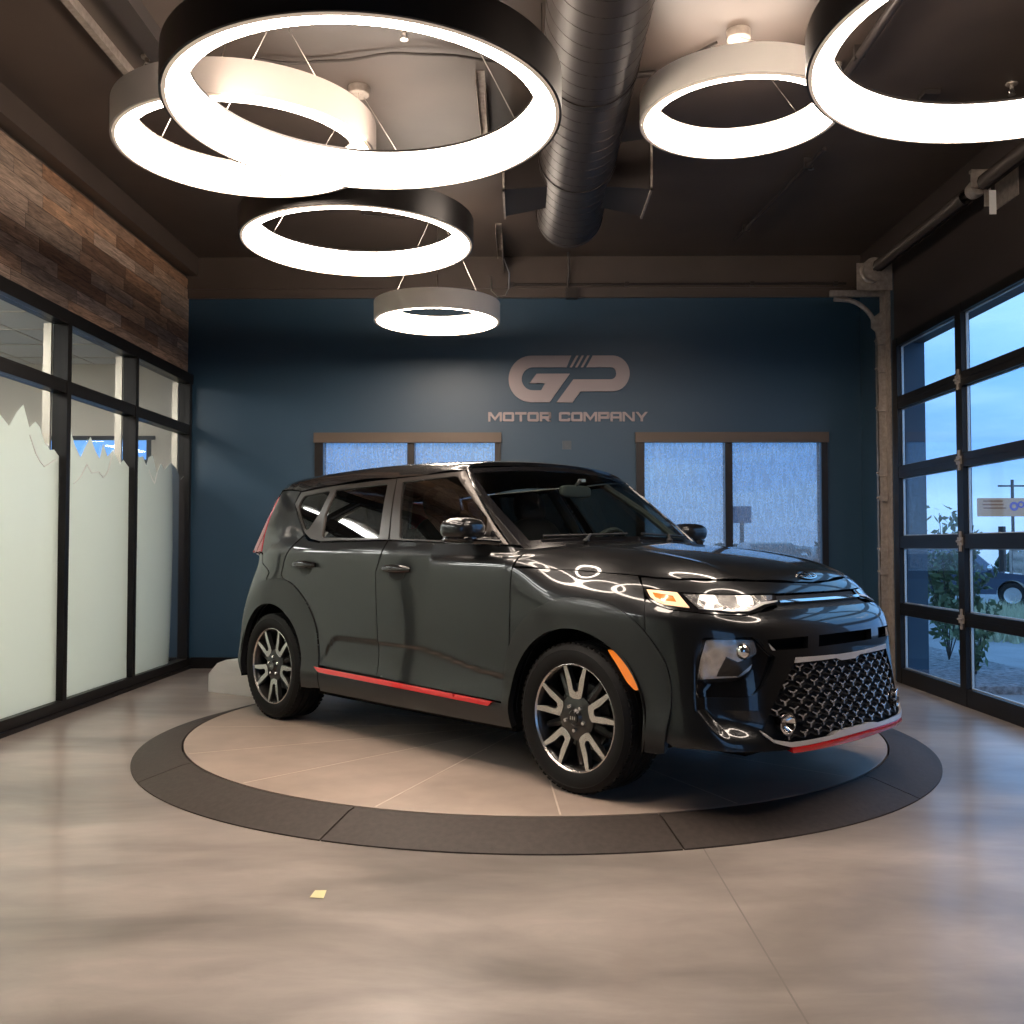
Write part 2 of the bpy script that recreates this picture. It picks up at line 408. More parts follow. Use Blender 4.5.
def smooth_line(pts,n=4):
    """Catmull-Rom through points"""
    q=[np.array(p,float) for p in pts]; o=[]
    for i in range(len(q)-1):
        p0,p1,p2,p3=q[max(i-1,0)],q[i],q[i+1],q[min(i+2,len(q)-1)]
        for j in range(n):
            t=j/n; o.append(tuple(.5*((2*p1)+(p2-p0)*t+(2*p0-5*p1+4*p2-p3)*t*t+(3*p1-p0-3*p2+p3)*t**3)))
    o.append(tuple(q[-1])); return o
AF=smooth_line(ARCH_F,3); AR=smooth_line(ARCH_R,3)
IF=circ_open(1.30); IR=circ_open(-1.30)
# arch cladding
def clad(outer,inner,cx):
    so=side(*outer); si=side(*inner); poly=so+si[::-1]
    sin_=np.array(si); 
    def offf(q,P):
        d=np.hypot(P[:,0]-cx,P[:,2]-.345); t=np.clip((d-.388)/.12,0,1)
        return .026-.012*t*t-.008*np.clip(t-.75,0,.25)*4
    return surf('wheel_arch_trim',WM,[(poly,[])],M['clad'],car,offf=offf,depth=.035,step=.022,gap=.0)
clad(AF,IF,1.30); clad([(x,z) for x,z in AR],IR,-1.30) if False else clad(AR,circ_open(-1.30)[::-1],-1.30)
# front wing
af_top=[p for p in AF if p[1]>.55 and p[0]<1.70]
HOODCUT=[(.909,.996),(1.08,.992),(1.259,.987),(1.432,.978),(1.587,.969)]
wing=[(.911,.994)]+[(s,z-.0) for s,z in HOODCUT[1:]]+[(1.597,.941),(1.608,.918),(1.613,.86),(1.613,.74)]+[q for q in side(*af_top)][::-1]+side((.880,.58),(.895,.72),(.901,.814))
surf('front_fender',WM,[(wing,[])],M['paint'],car,gap=.0025,step=.022)
# doors
fdoor=side((-.112,1.128),(.30,1.115),(.80,1.098),(.925,1.075),(.920,1.05),(.911,.996),(.901,.814),(.878,.56),(.862,.352),(.30,.362),(-.177,.374),(-.172,.95),(-.125,1.04))
surf('front_door',WM,[(fdoor,[])],M['paint'],car,gap=.0028,step=.018)
rdoor=side((-.118,1.128),(-.80,1.118),(-.93,1.130),(-1.015,1.160),(-1.076,1.105),(-1.14,1.0),(-1.176,.915),(-1.15,.886))+side(*[p for p in AR if -1.14<p[0]<-.757 and p[1]>.45][::-1])+side((-.765,.385),(-.177,.376),(-.172,.95),(-.130,1.04))
surf('rear_door',WM,[(rdoor,[])],M['paint'],car,gap=.0028,step=.018)
# rocker sill and its red line
sill=side((-.75,.368),(0,.360),(.855,.346),(.858,.235),(0,.232),(-.752,.235))
surf('sill',WM,[(sill,[])],M['clad'],car,step=.03,depth=.05,off=.004)
red=side((-.79,.374),(0,.3635),(.79,.349),(.76,.326),(0,.337),(-.735,.347))
surf('red_sill_strip',WM,[(red,[])],M['red'],car,off=.014,step=.03,depth=.012,label='bright red strip along the sill')
# quarter panel with its rear pillar
quart=side((-1.020,1.168),(-1.10,1.235),(-1.19,1.30),(-1.285,1.37),(-1.283,1.455),(-1.45,1.468),(-1.57,1.468))+[(-1.668,1.46),(-1.665,1.43),(-1.628,1.30),(-1.56,1.18),(-1.475,1.06),(-1.455,.985),(-1.40,.965),(-1.36,.95)]+side((-1.34,.925),(-1.37,.895),(-1.38,.870))+side(*[p for p in AR if -1.36<p[0]<-1.13][::-1])+side((-1.155,.890),(-1.182,.915),(-1.145,1.0),(-1.082,1.107))
surf('rear_quarter_panel',WM,[(quart,[])],M['paint'],car,gap=.0025,step=.022)
tail=[(-1.475,1.06),(-1.56,1.18),(-1.628,1.30),(-1.665,1.43),(-1.80,1.43),(-1.82,1.2),(-1.66,1.04)]
surf('tail_light',WM,[(tail,[])],M['tail'],car,gap=.003,off=.004,step=.03,label='red vertical tail lamp')
rb=[(-1.478,1.054),(-1.458,.982),(-1.36,.945)]+side((-1.345,.925),(-1.375,.895),(-1.385,.866))+side(*[p for p in AR if p[0]<-1.40 and p[1]>.26])+side((-1.79,.255))
rbh=rb+[(-2.0,.25)]+[(-2.42,.25),(-2.42,.80),(-2.0,.82),(-1.8,.90),(-1.66,1.032)]
surf('rear_bumper',WM,[(rbh,[])],M['paint'],car,gap=.002,step=.03)
hatch=[(-1.64,1.045),(-1.83,.905),(-2.0,.83),(-2.42,.81),(-2.42,1.50),(-1.70,1.475),(-1.68,1.44),(-1.81,1.44),(-1.83,1.2),(-1.67,1.03)]
hg=[(-1.93,1.10),(-2.41,1.10),(-2.41,1.42),(-1.90,1.42)]
surf('tailgate',WM,[(hatch,[hg])],M['roofpaint'],car,gap=.002,step=.04)
surf('rear_window',WM,[(hg,[])],M['glass_dark'],car,off=-.004,step=.05)
# window trim, glass
FG=[(-.190,1.463),(.288,1.472),(.622,1.235),(.655,1.116),(-.022,1.136)]
RG=[(-.856,1.443),(-.325,1.459),(-.212,1.140),(-.80,1.147),(-.862,1.29)]
QG=[(-1.222,1.350),(-1.205,1.421),(-.905,1.443),(-.925,1.30),(-.985,1.195),(-1.03,1.20)]
GM=WrapMap(F_gh)
ft=side((-.256,1.487),(-.1,1.489),(.335,1.498),(.503,1.353),(.652,1.224),(.803,1.102),(.55,1.108),(.2,1.121),(-.110,1.131))
rt=side((-.262,1.487),(-.368,1.486),(-.912,1.471),(-1.262,1.447),(-1.278,1.37),(-1.19,1.305),(-1.10,1.24),(-1.015,1.178),(-.93,1.142),(-.80,1.124),(-.118,1.131))
surf('window_frame',GM,[(ft,[side(*rnd(FG,.02))])],M['trim'],car,gap=.0022,hole_gap=0,step=.03,off=.003)
surf('window_frame',GM,[(rt,[side(*rnd(RG,.02)),side(*rnd(QG,.03))])],M['trim'],car,gap=.0022,hole_gap=0,step=.03,off=.003)
surf('front_door_glass',GM,[(inset(side(*FG),-.006),[])],M['glass_door'],car,off=-.006,depth=0,step=.03)
surf('rear_door_glass',GM,[(inset(side(*RG),-.006),[])],M['glass_dark'],car,off=-.006,depth=0,step=.03)
surf('quarter_glass',GM,[(inset(side(*QG),-.006),[])],M['glass_dark'],car,off=-.006,depth=0,step=.03)
sail=side((.676,1.178),(.765,1.112),(.676,1.116))
surf('mirror_sail',WM,[(sail,[])],M['gblack'],car,off=.006,step=.03,depth=.004)
# windscreen, pillars, roof, bonnet
RM=StereoMap((-.6,0,.7),F_gh)
def both(P): Q=P*[1,-1,1]; return np.concatenate([P,Q[::-1]])
WT=[(-.640,1.498),(-.35,1.522),(0,1.532)]; WB=[(-.685,1.108),(-.50,1.118),(-.25,1.124),(0,1.126)]
def fr3(pts):
    p=np.array(pts,float); o=np.stack([np.full(len(p),2.2),p[:,0],p[:,1]],1); return march(o,np.tile([-1.,0,0],(len(p),1)),F_gh,.8,2.4,320)
XM=StereoMap((-.3,0,.9),F_gh,'x')
wsr=fr3(WT[:2]+[(0,1.532)]+[(.35,1.522),(.640,1.498)]+[(.666,1.470),(.697,1.36),(.706,1.262),(.717,1.10)]+[(.50,1.118),(.25,1.124),(0,1.126),(-.25,1.124),(-.50,1.118)]+[(-.717,1.10),(-.706,1.262),(-.697,1.36),(-.666,1.470)])
wsq=XM.from3(wsr)
surf('windscreen_surround',XM,[(inset(wsq,-.012),[inset(wsq,.010)])],M['gblack'],car,sides=(-1,),off=.001,depth=.006,step=.02)
surf('windscreen',XM,[(inset(wsq,.008),[])],M['glass_ws'],car,sides=(-1,),off=-.003,depth=0,step=.03)
# pillar strip between door trim and windscreen
pa=side3([(.341,1.500),(.508,1.354),(.657,1.225),(.808,1.103)]); pb=fr3([(-.722,1.10),(-.712,1.262),(-.702,1.36),(-.672,1.475),(-.650,1.496)])
pil=XM.from3(np.concatenate([pa,pb])); surf('front_pillar',XM,[(pil,[])],M['roofpaint'],car,gap=.0008,step=.007,bstep=.008,depth=.01)
rs=side3([(.33,1.503),(0,1.497),(-.3,1.494),(-.9,1.479),(-1.27,1.456),(-1.45,1.474),(-1.60,1.476)]); rr=top3([(-1.80,-.50),(-1.84,-.25),(-1.85,0)]); rf=top3([(.350,-.35),(.378,-.15),(.388,0)]); rf0=top3([(.295,-.575)])
rp=np.concatenate([rs,rr]); rp=np.concatenate([rp,(rr[:2]*[1,-1,1])[::-1],(rs*[1,-1,1])[::-1],rf0*[1,-1,1],(rf[:2]*[1,-1,1]),rf[::-1],rf0])
surf('roof',RM,[(RM.from3(rp),[])],M['roofpaint'],car,sides=(-1,),step=.03,depth=.02,bstep=.015)
HM=StereoMap((1.25,0,.35),F_all)
hside=wr3([(.917,1.0)]+HOODCUT[1:]); hfront=wr3([(1.66,.962),(1.738,.957),(1.883,.954),(2.056,.948),(2.28,.936),(SC0,.932)])
hrear=np.concatenate([side3([(.928,1.045)]),top3([(.925,-.80),(.885,-.735),(.945,-.60),(1.0,-.40),(1.035,-.2),(1.045,0)])])
hb=np.concatenate([hrear[::-1],hside,hfront]); hb=np.concatenate([hb,(hb[1:-1]*[1,-1,1])[::-1]])
surf('bonnet',HM,[(inset(HM.from3(hb),.0012),[])],M['paint'],car,sides=(-1,),step=.012,depth=.02,bstep=.01)
# nose strip under the bonnet
HT=[(1.606,.920),(1.666,.913),(1.734,.903),(1.801,.898),(1.943,.894),(2.111,.892),(SC0,.891)]
nose=[(1.597,.963),(1.66,.956),(1.738,.952),(1.883,.949),(2.056,.943),(2.28,.931),(SC0,.927)]
nn=nose+mir(nose)[1:]+(HT+mir(HT)[1:])[::-1]
surf('nose_panel',WM,[(nn,[])],M['paint'],car,sides=(-1,),step=.016,gap=.001)
# headlamps
HB=[(1.606,.920),(1.616,.885),(1.631,.868),(1.658,.848),(1.699,.834),(1.795,.822),(1.876,.814),(1.944,.813),(1.989,.824),(2.044,.842),(2.104,.848)]
hl=HB+[(2.111,.888),(1.943,.891),(1.801,.895),(1.734,.900),(1.666,.910)]
bez=surf('headlamp',WM,[(hl,[])],M['gblack'],car,off=-.002,step=.02,gap=.001)
for b,sd in zip(bez,(-1,1)):
    b['label']='slim upper headlamp with amber corner'
    surf('light_guide',WM,[([(1.620,.910),(1.632,.882),(1.655,.862),(1.684,.850),(1.762,.840),(1.728,.900),(1.66,.908)],[[(1.640,.900),(1.650,.880),(1.675,.866),(1.722,.862),(1.712,.887)]])],M['cream'],b,sides=(sd,),off=.003,depth=.004,step=.015)
    surf('turn_signal_lens',WM,[([(1.640,.900),(1.650,.880),(1.675,.866),(1.722,.862),(1.712,.887)],[])],M['amber'],b,sides=(sd,),off=.001,depth=.002,step=.015)
    surf('lamp_optics',WM,[([(1.748,.894),(1.790,.836),(1.90,.828),(1.962,.829),(2.020,.852),(2.080,.868),(2.090,.886),(1.95,.888),(1.80,.892)],[])],M['optic'],b,sides=(sd,),off=.002,depth=.003,step=.015)
    surf('chrome_blade',WM,[([(1.79,.835),(1.90,.822),(1.955,.823),(2.03,.848),(2.10,.857),(2.10,.863),(2.02,.857),(1.955,.831),(1.90,.829)],[])],M['silver'],b,sides=(sd,),off=.005,depth=.003,step=.015)
# black band with the chrome line between the lamps
bb=[(2.111,.889),(SC0,.889),(SC0,.829),(2.089,.827),(2.104,.848)]
bbf=[(2.108,.889),(SC0,.889)]+mir([(2.108,.889)])+mir([(2.060,.8275),(2.100,.846)])[::1]+[]
bbf=[(2.112,.888),(2*SC0-2.112,.888),(2*SC0-2.106,.848),(2*SC0-2.060,.829),(2.060,.829),(2.106,.848)]
surf('upper_grille_band',WM,[(bbf,[])],M['mblack'],car,sides=(-1,),off=-.012,step=.02,depth=.004)
surf('chrome_strip',WM,[([(2.112,.864),(2*SC0-2.112,.864),(2*SC0-2.112,.853),(2.112,.853)],[])],M['chrome'],car,sides=(-1,),off=.004,depth=.01,step=.02)
# front bumper
BT=[(1.610,.86),(1.620,.872),(1.631,.864),(1.658,.844),(1.699,.830),(1.795,.818),(1.876,.810),(1.944,.809),(1.989,.819),(2.050,.826),(SC0,.826)]
bl=[(s,z) for s,z in side(*[p for p in AF if p[0]>1.60 and .27<p[1]<.80])]      # runs downwards
BB=[(1.70,.273),(1.80,.273),(1.889,.270),(2.034,.268),(2.12,.262),(SC0,.260)]
bh=bl[::-1]+[(1.613,.74)]+BT
bot=[bl[-1][0:2]]+BB
outer=bh+mir(bh)[1:]+mir(BB)[:-1]+BB[::-1]
CL=rnd([(1.792,.722),(1.958,.724),(1.992,.672),(2.022,.640),(1.993,.571),(1.966,.520),(1.935,.486),(1.901,.478),(1.768,.476)],.012)
GR=[(SC0,.612),(2.380,.612),(2.345,.606),(2.097,.612),(2.038,.523),(1.987,.424),(1.965,.352),(1.99,.316),(2.048,.298),(SC0,.292)]
GR=[(2.35,.597),(2.325,.609),(2.097,.612),(2.038,.523),(1.987,.424),(1.965,.352),(1.99,.316),(2.048,.298),(2.2,.294),(SC0,.292)]
GRf=GR+[(2*SC0-a,b) for a,b in GR[::-1]][1:]
SLf=rnd([(1.992,.712),(2.10,.716),(2*SC0-2.10,.716),(2*SC0-1.992,.712),(2*SC0-2.006,.668),(2.006,.668)],.008)
surf('front_bumper',WM,[(outer,[CL,[(2*SC0-a,b) for a,b in CL],GRf,SLf])],M['paint'],car,sides=(-1,),step=.0105,bstep=.010,depth=.030,gap=.001,hole_gap=0)
# intake slot
surf('upper_intake',WM,[(inset(SLf,-.004),[])],M['liner'],car,sides=(-1,),off=-.040,depth=0,step=.03)
for a,b in ((2.165,2.228),(2*SC0-2.228,2*SC0-2.165)):
    surf('intake_post',WM,[([(a+.006,.720),(b+.004,.720),(b-.006,.662),(a-.004,.662)],[])],M['paint'],car,sides=(-1,),off=-.001,depth=.025,step=.02)
# corner lamps
lamps=surf('corner_lamp',WM,[(inset(CL,-.004),[])],M['gblack'],car,off=-.026,depth=0,step=.03)
for b,sd in zip(lamps,(-1,1)):
    b['label']='large lower lamp unit in a black recess'
    surf('lamp_optics',WM,[(rnd([(1.802,.712),(1.950,.714),(1.958,.665),(1.935,.590),(1.902,.558),(1.785,.545),(1.792,.632)],.01),[])],M['optic'],b,sides=(sd,),off=-.010,depth=.012,step=.02)
    c=wr3([(1.915,.665)])[0]; n=grad(F_all,c[None])[0]
    q=c-n*.016; m=MB().ellipsoid((q[0],-sd*q[1] if sd>0 else q[1],q[2]),(.030,.030,.034),20,14); m.build('projector_lens',M['chrome'],b)
    surf('lamp_wing',WM,[([(1.84,.560),(1.90,.565),(1.945,.62),(1.955,.655),(1.90,.62),(1.865,.64)],[])],M['gblack'],b,sides=(sd,),off=-.004,depth=.004,step=.02)
    surf('side_vane',WM,[([(1.975,.706),(1.992,.706),(2.035,.652),(2.020,.648)],[])],M['silver'],b,sides=(sd,),off=-.003,depth=.01,step=.02)
# grille: a dark honeycomb set with silver three-armed stars
surf('grille_backing',WM,[(inset(GRf,-.004),[])],M['mblack'],car,sides=(-1,),off=-.040,depth=0,step=.04)
stars=[];cells=[]
inner=inset(GRf,.010)
ds,dz=.0725,.0335
for r in range(-1,12):
    for k in range(-7,8):
        s0=SC0+(k+(.5 if r%2 else 0))*ds; z0=.590-r*dz
        if not pip(np.array([[s0,z0]]),inset(GRf,.004))[0]: continue
        if pip(np.array([[s0,z0]]),[(SC0-.07,.63),(SC0+.07,.63),(SC0+.07,.588),(SC0-.07,.588)])[0]: continue
        w=.0034; A=.0215
        if min(abs(s0-2.043),abs(s0-(2*SC0-2.043)))<.045 and abs(z0-.372)<.045: continue
        def arm(dx,dy,l):
            u=np.array([dx,dy])/math.hypot(dx,dy); v=np.array([-u[1],u[0]]); c=np.array([s0,z0]); return [tuple(c-v*w-u*.001),tuple(c+u*l-v*w*.8),tuple(c+u*l+v*w*.8),tuple(c+v*w-u*.001)]
        for a in (arm(.85,.5,A),arm(-.85,.5,A),arm(0,-1,.0155)): stars.append((a,[]))
        # chevron web to the neighbours
        for sg in (-1,1):
            a=np.array([s0,z0-dz*.52]); b=np.array([s0+sg*ds*.5,z0-dz*.02]); u=(b-a)/np.linalg.norm(b-a); v=np.array([-u[1],u[0]])*.0028
            q=[tuple(a-v),tuple(b-v),tuple(b+v),tuple(a+v)]
            if pip(np.array([(a+b)/2]),inner)[0]: cells.append((q,[]))
surf('grille_web',WM,cells,M['mblack'],car,sides=(-1,),off=-.012,depth=.024,step=.05,bstep=.05)
surf('grille_stars',WM,stars,M['star'],car,sides=(-1,),off=-.006,depth=.004,step=.05,bstep=.05,label='silver three-armed studs set in rows')
st=[(2.100,.634),(2.36,.624),(SC0,.624)]; sb=[(2.095,.612),(2.33,.609),(2.365,.596),(SC0,.596)]
surf('grille_top_strip',WM,[(st+mir(st)[1:]+(sb+mir(sb)[1:])[::-1],[])],M['silver'],car,sides=(-1,),off=.004,depth=.02,step=.03)
# splitter lip
lt=[(1.952,.350),(1.985,.314),(2.048,.297),(2.25,.292),(2.30,.303),(SC0,.303)]; lb=[(1.958,.335),(1.99,.300),(2.050,.278),(SC0,.276)]
surf('silver_lip',WM,[(lt+mir(lt)[1:]+(lb+mir(lb)[1:])[::-1],[])],M['silver'],car,sides=(-1,),off=.010,depth=.035,step=.03)
rt_=[(2.045,.277),(SC0,.275)]; rb_=[(2.050,.258),(SC0,.248)]
surf('red_lip',WM,[(rt_+mir(rt_)[1:]+(rb_+mir(rb_)[1:])[::-1],[])],M['red'],car,sides=(-1,),off=.012,depth=.05,step=.03,label='red line under the grille')
for s0 in (2.043,2*SC0-2.043):
    c=wr3([(s0,.372)])[0]; n=grad(F_all,c[None])[0]; n[2]=0; n/=np.linalg.norm(n); rot=Vector((0,0,1)).rotation_difference(Vector(n)).to_matrix()
    m=MB(); m.lathe([(.030,-.03),(.043,-.02),(.043,.010),(.037,.012),(.032,.002),(.016,-.016),(0,-.018)],n=28)
    m.v=[tuple(rot@Vector(v)+Vector(c)) for v in m.v]; fl=m.build('fog_lamp',M['chrome'],car)
# badge: an oval ring with the three letters
c0=np.array([SC0,.9605]); U=lambda pts,k=1: [(c0[0]+a*.078,c0[1]+b*.0165) for a,b in pts]
ov=[(math.cos(t*2*PI/40),math.sin(t*2*PI/40)) for t in range(40)]
badge=surf('badge',WM,[(U(ov),[])],M['gblack'],car,sides=(-1,),off=.003,depth=.004,step=.02,bstep=.01)[0]
ring=[(U([(a,b) for a,b in ov]),[U([(a*.88,b*.80) for a,b in ov])])]
bx=lambda x0,y0,x1,y1:[(x0,y0),(x1,y0),(x1,y1),(x0,y1)]
sl=lambda x0,y0,x1,y1,w:[(x0-w,y0),(x0+w,y0),(x1+w,y1),(x1-w,y1)]
let=[bx(-.58,-.5,-.46,.5),sl(-.42,0,-.16,.5,.07),sl(-.16,-.5,-.42,0,.07),bx(-.02,-.5,.10,.5),sl(.24,-.5,.40,.5,.06),sl(.62,-.5,.44,.5,.06)]
surf('badge_letters',WM,ring+[(U(q),[]) for q in let],M['chrome'],badge,sides=(-1,),off=.006,depth=.003,step=.02,bstep=.008)
# orange reflector in the front arch
om=side((1.500,.655),(1.545,.650),(1.600,.602),(1.640,.545),(1.660,.500),(1.642,.488),(1.600,.520),(1.550,.590))
surf('side_marker',WM,[(rnd(om,.012),[])],M['amber'],car,off=.020,depth=.015,step=.02,label='orange side marker in the front wheel arch')
# door handles, mirrors
def handle(x,z,sd):
    y=side3([(x,z)])[0][1]; m=MB(); L_=.120
    pts=[];rs=[]
    for i in range(13):
        t=-1+2*i/12; pts.append((x+L_*t,y-.026+.022*t*t*t*t,z+.004*(1-t*t))); rs.append(.014+.011*(1-t*t))
    m.tube([(a,sd*-b if sd>0 else b,c) for a,b,c in pts],rs,12)
    h=m.build('door_handle',M['gblack'],car)
    cup=[(x-.005+.075*math.cos(a),z-.022+.040*math.sin(a)) for a in [2*PI*i/20 for i in range(20)]]
    surf('handle_cup_shade',WM,[(side(*cup),[])],M['mblack'],h,sides=(sd,),off=.002,depth=.003,step=.02)  # flat black oval, paints the shade of the hollow behind the handle
for sd in (-1,1): handle(.025,.972,sd); handle(-.895,.982,sd)
for sd in (-1,1):
    m=MB(); rot=Matrix.Rotation(sd*-.30 if sd<0 else -.30,3,'Z'); rot=Matrix.Rotation(-.25*sd,3,'Z')
    m.ellipsoid((.622,sd*.932,1.180),(.092,.118,.058),32,20,2.7,rot); mm=m.build('door_mirror',M['paint'],car)
    m=MB(); m.ellipsoid((.617,sd*.927,1.130),(.088,.112,.024),28,12,2.6,rot)
    m.tube([(.66,sd*.92,1.125),(.74,sd*.87,1.122),(.78,sd*.83,1.115)],[.020,.020,.024],12); m.build('mirror_foot',M['gblack'],mm)
    m=MB(); m.ellipsoid((.537,sd*.932,1.180),(.012,.092,.048),20,12,3,rot); m.build('mirror_glass',M['chrome'],mm)
# ------------------------------------------------------------------ shell behind the panels, floor, liners, cabin
m=MB()
xs_=np.linspace(-1.9,2.05,50)
surf('body_shell',WM,[([(-2.41,.30),(-1.9,.30)]+side((-1.70,.30))+side(*[(x,z) for x,z in circ_open(-1.30,.40,.345,.30)])+side((-.8,.26),(.8,.26))+side(*circ_open(1.30,.40,.345,.30))+[(1.72,.30),(2.0,.30),(2.414,.30),(2.414,.90),(1.9,.90),(1.60,.90)]+side((.9,.97),(.8,1.09),(-1.0,1.09))+[(-1.5,1.02),(-2.41,1.0)],[])],M['mblack'],car,off=-.046,depth=0,step=.05,bstep=.04)
m=MB(); m.b2((-.86,-.80,.20),(.86,.80,.235)); m.b2((-1.74,-.62,.24),(1.80,.62,.275)); m.b2((1.70,-.62,.24),(2.02,.62,.26)); m.b2((-.3,-.06,.19),(.2,.06,.20)); m.build('underbody',M['liner'],car)
for cx in (1.30,-1.30):
    for sd in (-1,1):
        m=MB(); pr=circ_open(cx,.405,.345,.235,30)
        vs=[(x,sd*.875,z) for x,z in pr]+[(x,sd*.60,z) for x,z in pr]+[(cx,sd*.60,.235)]; n=len(pr)
        m.add(vs,[(i,i+1,n+i+1,n+i) for i in range(n-1)]+[(n+i,n+i+1,2*n) for i in range(n-1)]); m.build('wheel_liner',M['liner'],car)
m=MB(); m.b2((-1.6,-.74,.30),(1.0,.74,.34)); m.build('cabin_floor',M['cabin'],car)
m=MB(); prof=[(.45,.85),(.48,1.00),(.60,1.075),(.80,1.085),(.98,1.06),(1.0,.80),(.6,.7)]
m.prism([(a,b) for a,b in prof],lambda u,v,t:(u,t,v),-.70,.70); m.build('dashboard',M['cabin'],car)
def seat(x,y):
    m=MB(); m.ellipsoid((x,y,.62),(.27,.25,.11),20,12,3.5); s=m.build('seat_cushion',M['seat'],car)
    m=MB(); m.ellipsoid((x-.25,y,.95),(.09,.24,.33),20,14,3.2,Matrix.Rotation(-.22,3,'Y')); m.build('seat_back',M['seat'],car)
    m=MB(); m.ellipsoid((x-.34,y,1.345),(.05,.13,.10),20,12,2.8,Matrix.Rotation(-.15,3,'Y')); m.tube([(x-.33,y-.05,1.30),(x-.30,y-.05,1.18)],.008,6); m.tube([(x-.33,y+.05,1.30),(x-.30,y+.05,1.18)],.008,6); m.build('headrest',M['seat'],car)
seat(.12,-.37); seat(.12,.37)
m=MB(); m.ellipsoid((-.85,0,.60),(.27,.62,.12),24,10,4); m.ellipsoid((-1.15,0,.92),(.09,.62,.30),24,12,4,Matrix.Rotation(-.2,3,'Y')); m.build('rear_bench',M['seat'],car)
m=MB(); R3=Matrix.Rotation(-1.15,3,'Y')
pts=[R3@Vector((.175*math.cos(a),.175*math.sin(a),0))+Vector((.42,.37,1.035)) for a in [2*PI*i/36 for i in range(36)]]
m.tube(pts,.014,8,closed=True); m.tube([pts[0],pts[18]],.012,6); m.ellipsoid((.43,.37,1.03),(.03,.06,.06),14,10); m.tube([(.43,.37,1.03),(.60,.37,.98)],.02,8); m.build('steering_wheel',M['greyplastic'],car)
m=MB(); m.ellipsoid((.52,0,1.405),(.018,.125,.036),20,10,4); m.tube([(.52,0,1.43),(.56,0,1.47)],.01,6); m.build('interior_mirror',M['greyplastic'],car)
m=MB(); m.prism([(-.045,1.483),(.02,1.487),(.02,1.470),(-.045,1.466)],lambda u,v,t:(.47+t,u+.12,v),0,.002); m.build('windscreen_sticker',M['silver'],car)
for sd in (-1,1):
    m=MB()
    m.tube([(.23,sd*.60,1.47),(.50,sd*.655,1.30),(.78,sd*.70,1.09)],.022,8)
    m.tube([(-.24,sd*.60,1.46),(-.16,sd*.70,1.25),(-.12,sd*.78,1.08),(-.15,sd*.78,.4)],.035,8)
    m.tube([(-.92,sd*.60,1.44),(-.92,sd*.72,1.12),(-.9,sd*.78,.8)],.035,8)
    m.build('pillar_lining',M['greyplastic'],car)
rl=StereoMap((-.6,0,.7),F_gh)
surf('headliner',rl,[(inset(RM.from3(rp),.01),[])],M['greyplastic'],car,sides=(-1,),off=-.03,step=.06,depth=0)
# cowl and wipers
cw=top3([(.90,-.68),(.97,-.45),(1.02,-.2),(1.03,0),(1.02,.2),(.97,.45),(.90,.68)])
m=MB(); m.add([tuple(p+np.array([.03,0,-.004])) for p in cw]+[tuple(p+np.array([-.12,0,.0])*1) for p in cw],[]) 
m=MB(); n=len(cw); m.add([(p[0]+.035,p[1],1.108-.085*p[1]**2) for p in cw]+[(p[0]-.10,p[1],1.112-.085*p[1]**2) for p in cw],[(i,i+1,n+i+1,n+i) for i in range(n-1)]); m.build('cowl',M['mblack'],car)
def ws_pt(y,z): return fr3([(y,z)])[0]
for (a,b,pv) in (((-.62,1.135),(-.10,1.150),(-.42,1.120)),((.02,1.150),(.52,1.138),(.22,1.124))):
    m=MB(); k=8; P=[ws_pt(a[0]+(b[0]-a[0])*i/k,a[1]+(b[1]-a[1])*i/k)+np.array([.016,0,.012]) for i in range(k+1)]
    m.tube(P,.007,6); q=ws_pt(*pv)+np.array([.03,0,.004]); m.tube([q,P[k//2]+np.array([.006,0,.004])],[.012,.006],6); m.ellipsoid(tuple(q),(.018,.018,.012),10,8); m.build('wiper',M['mblack'],car)
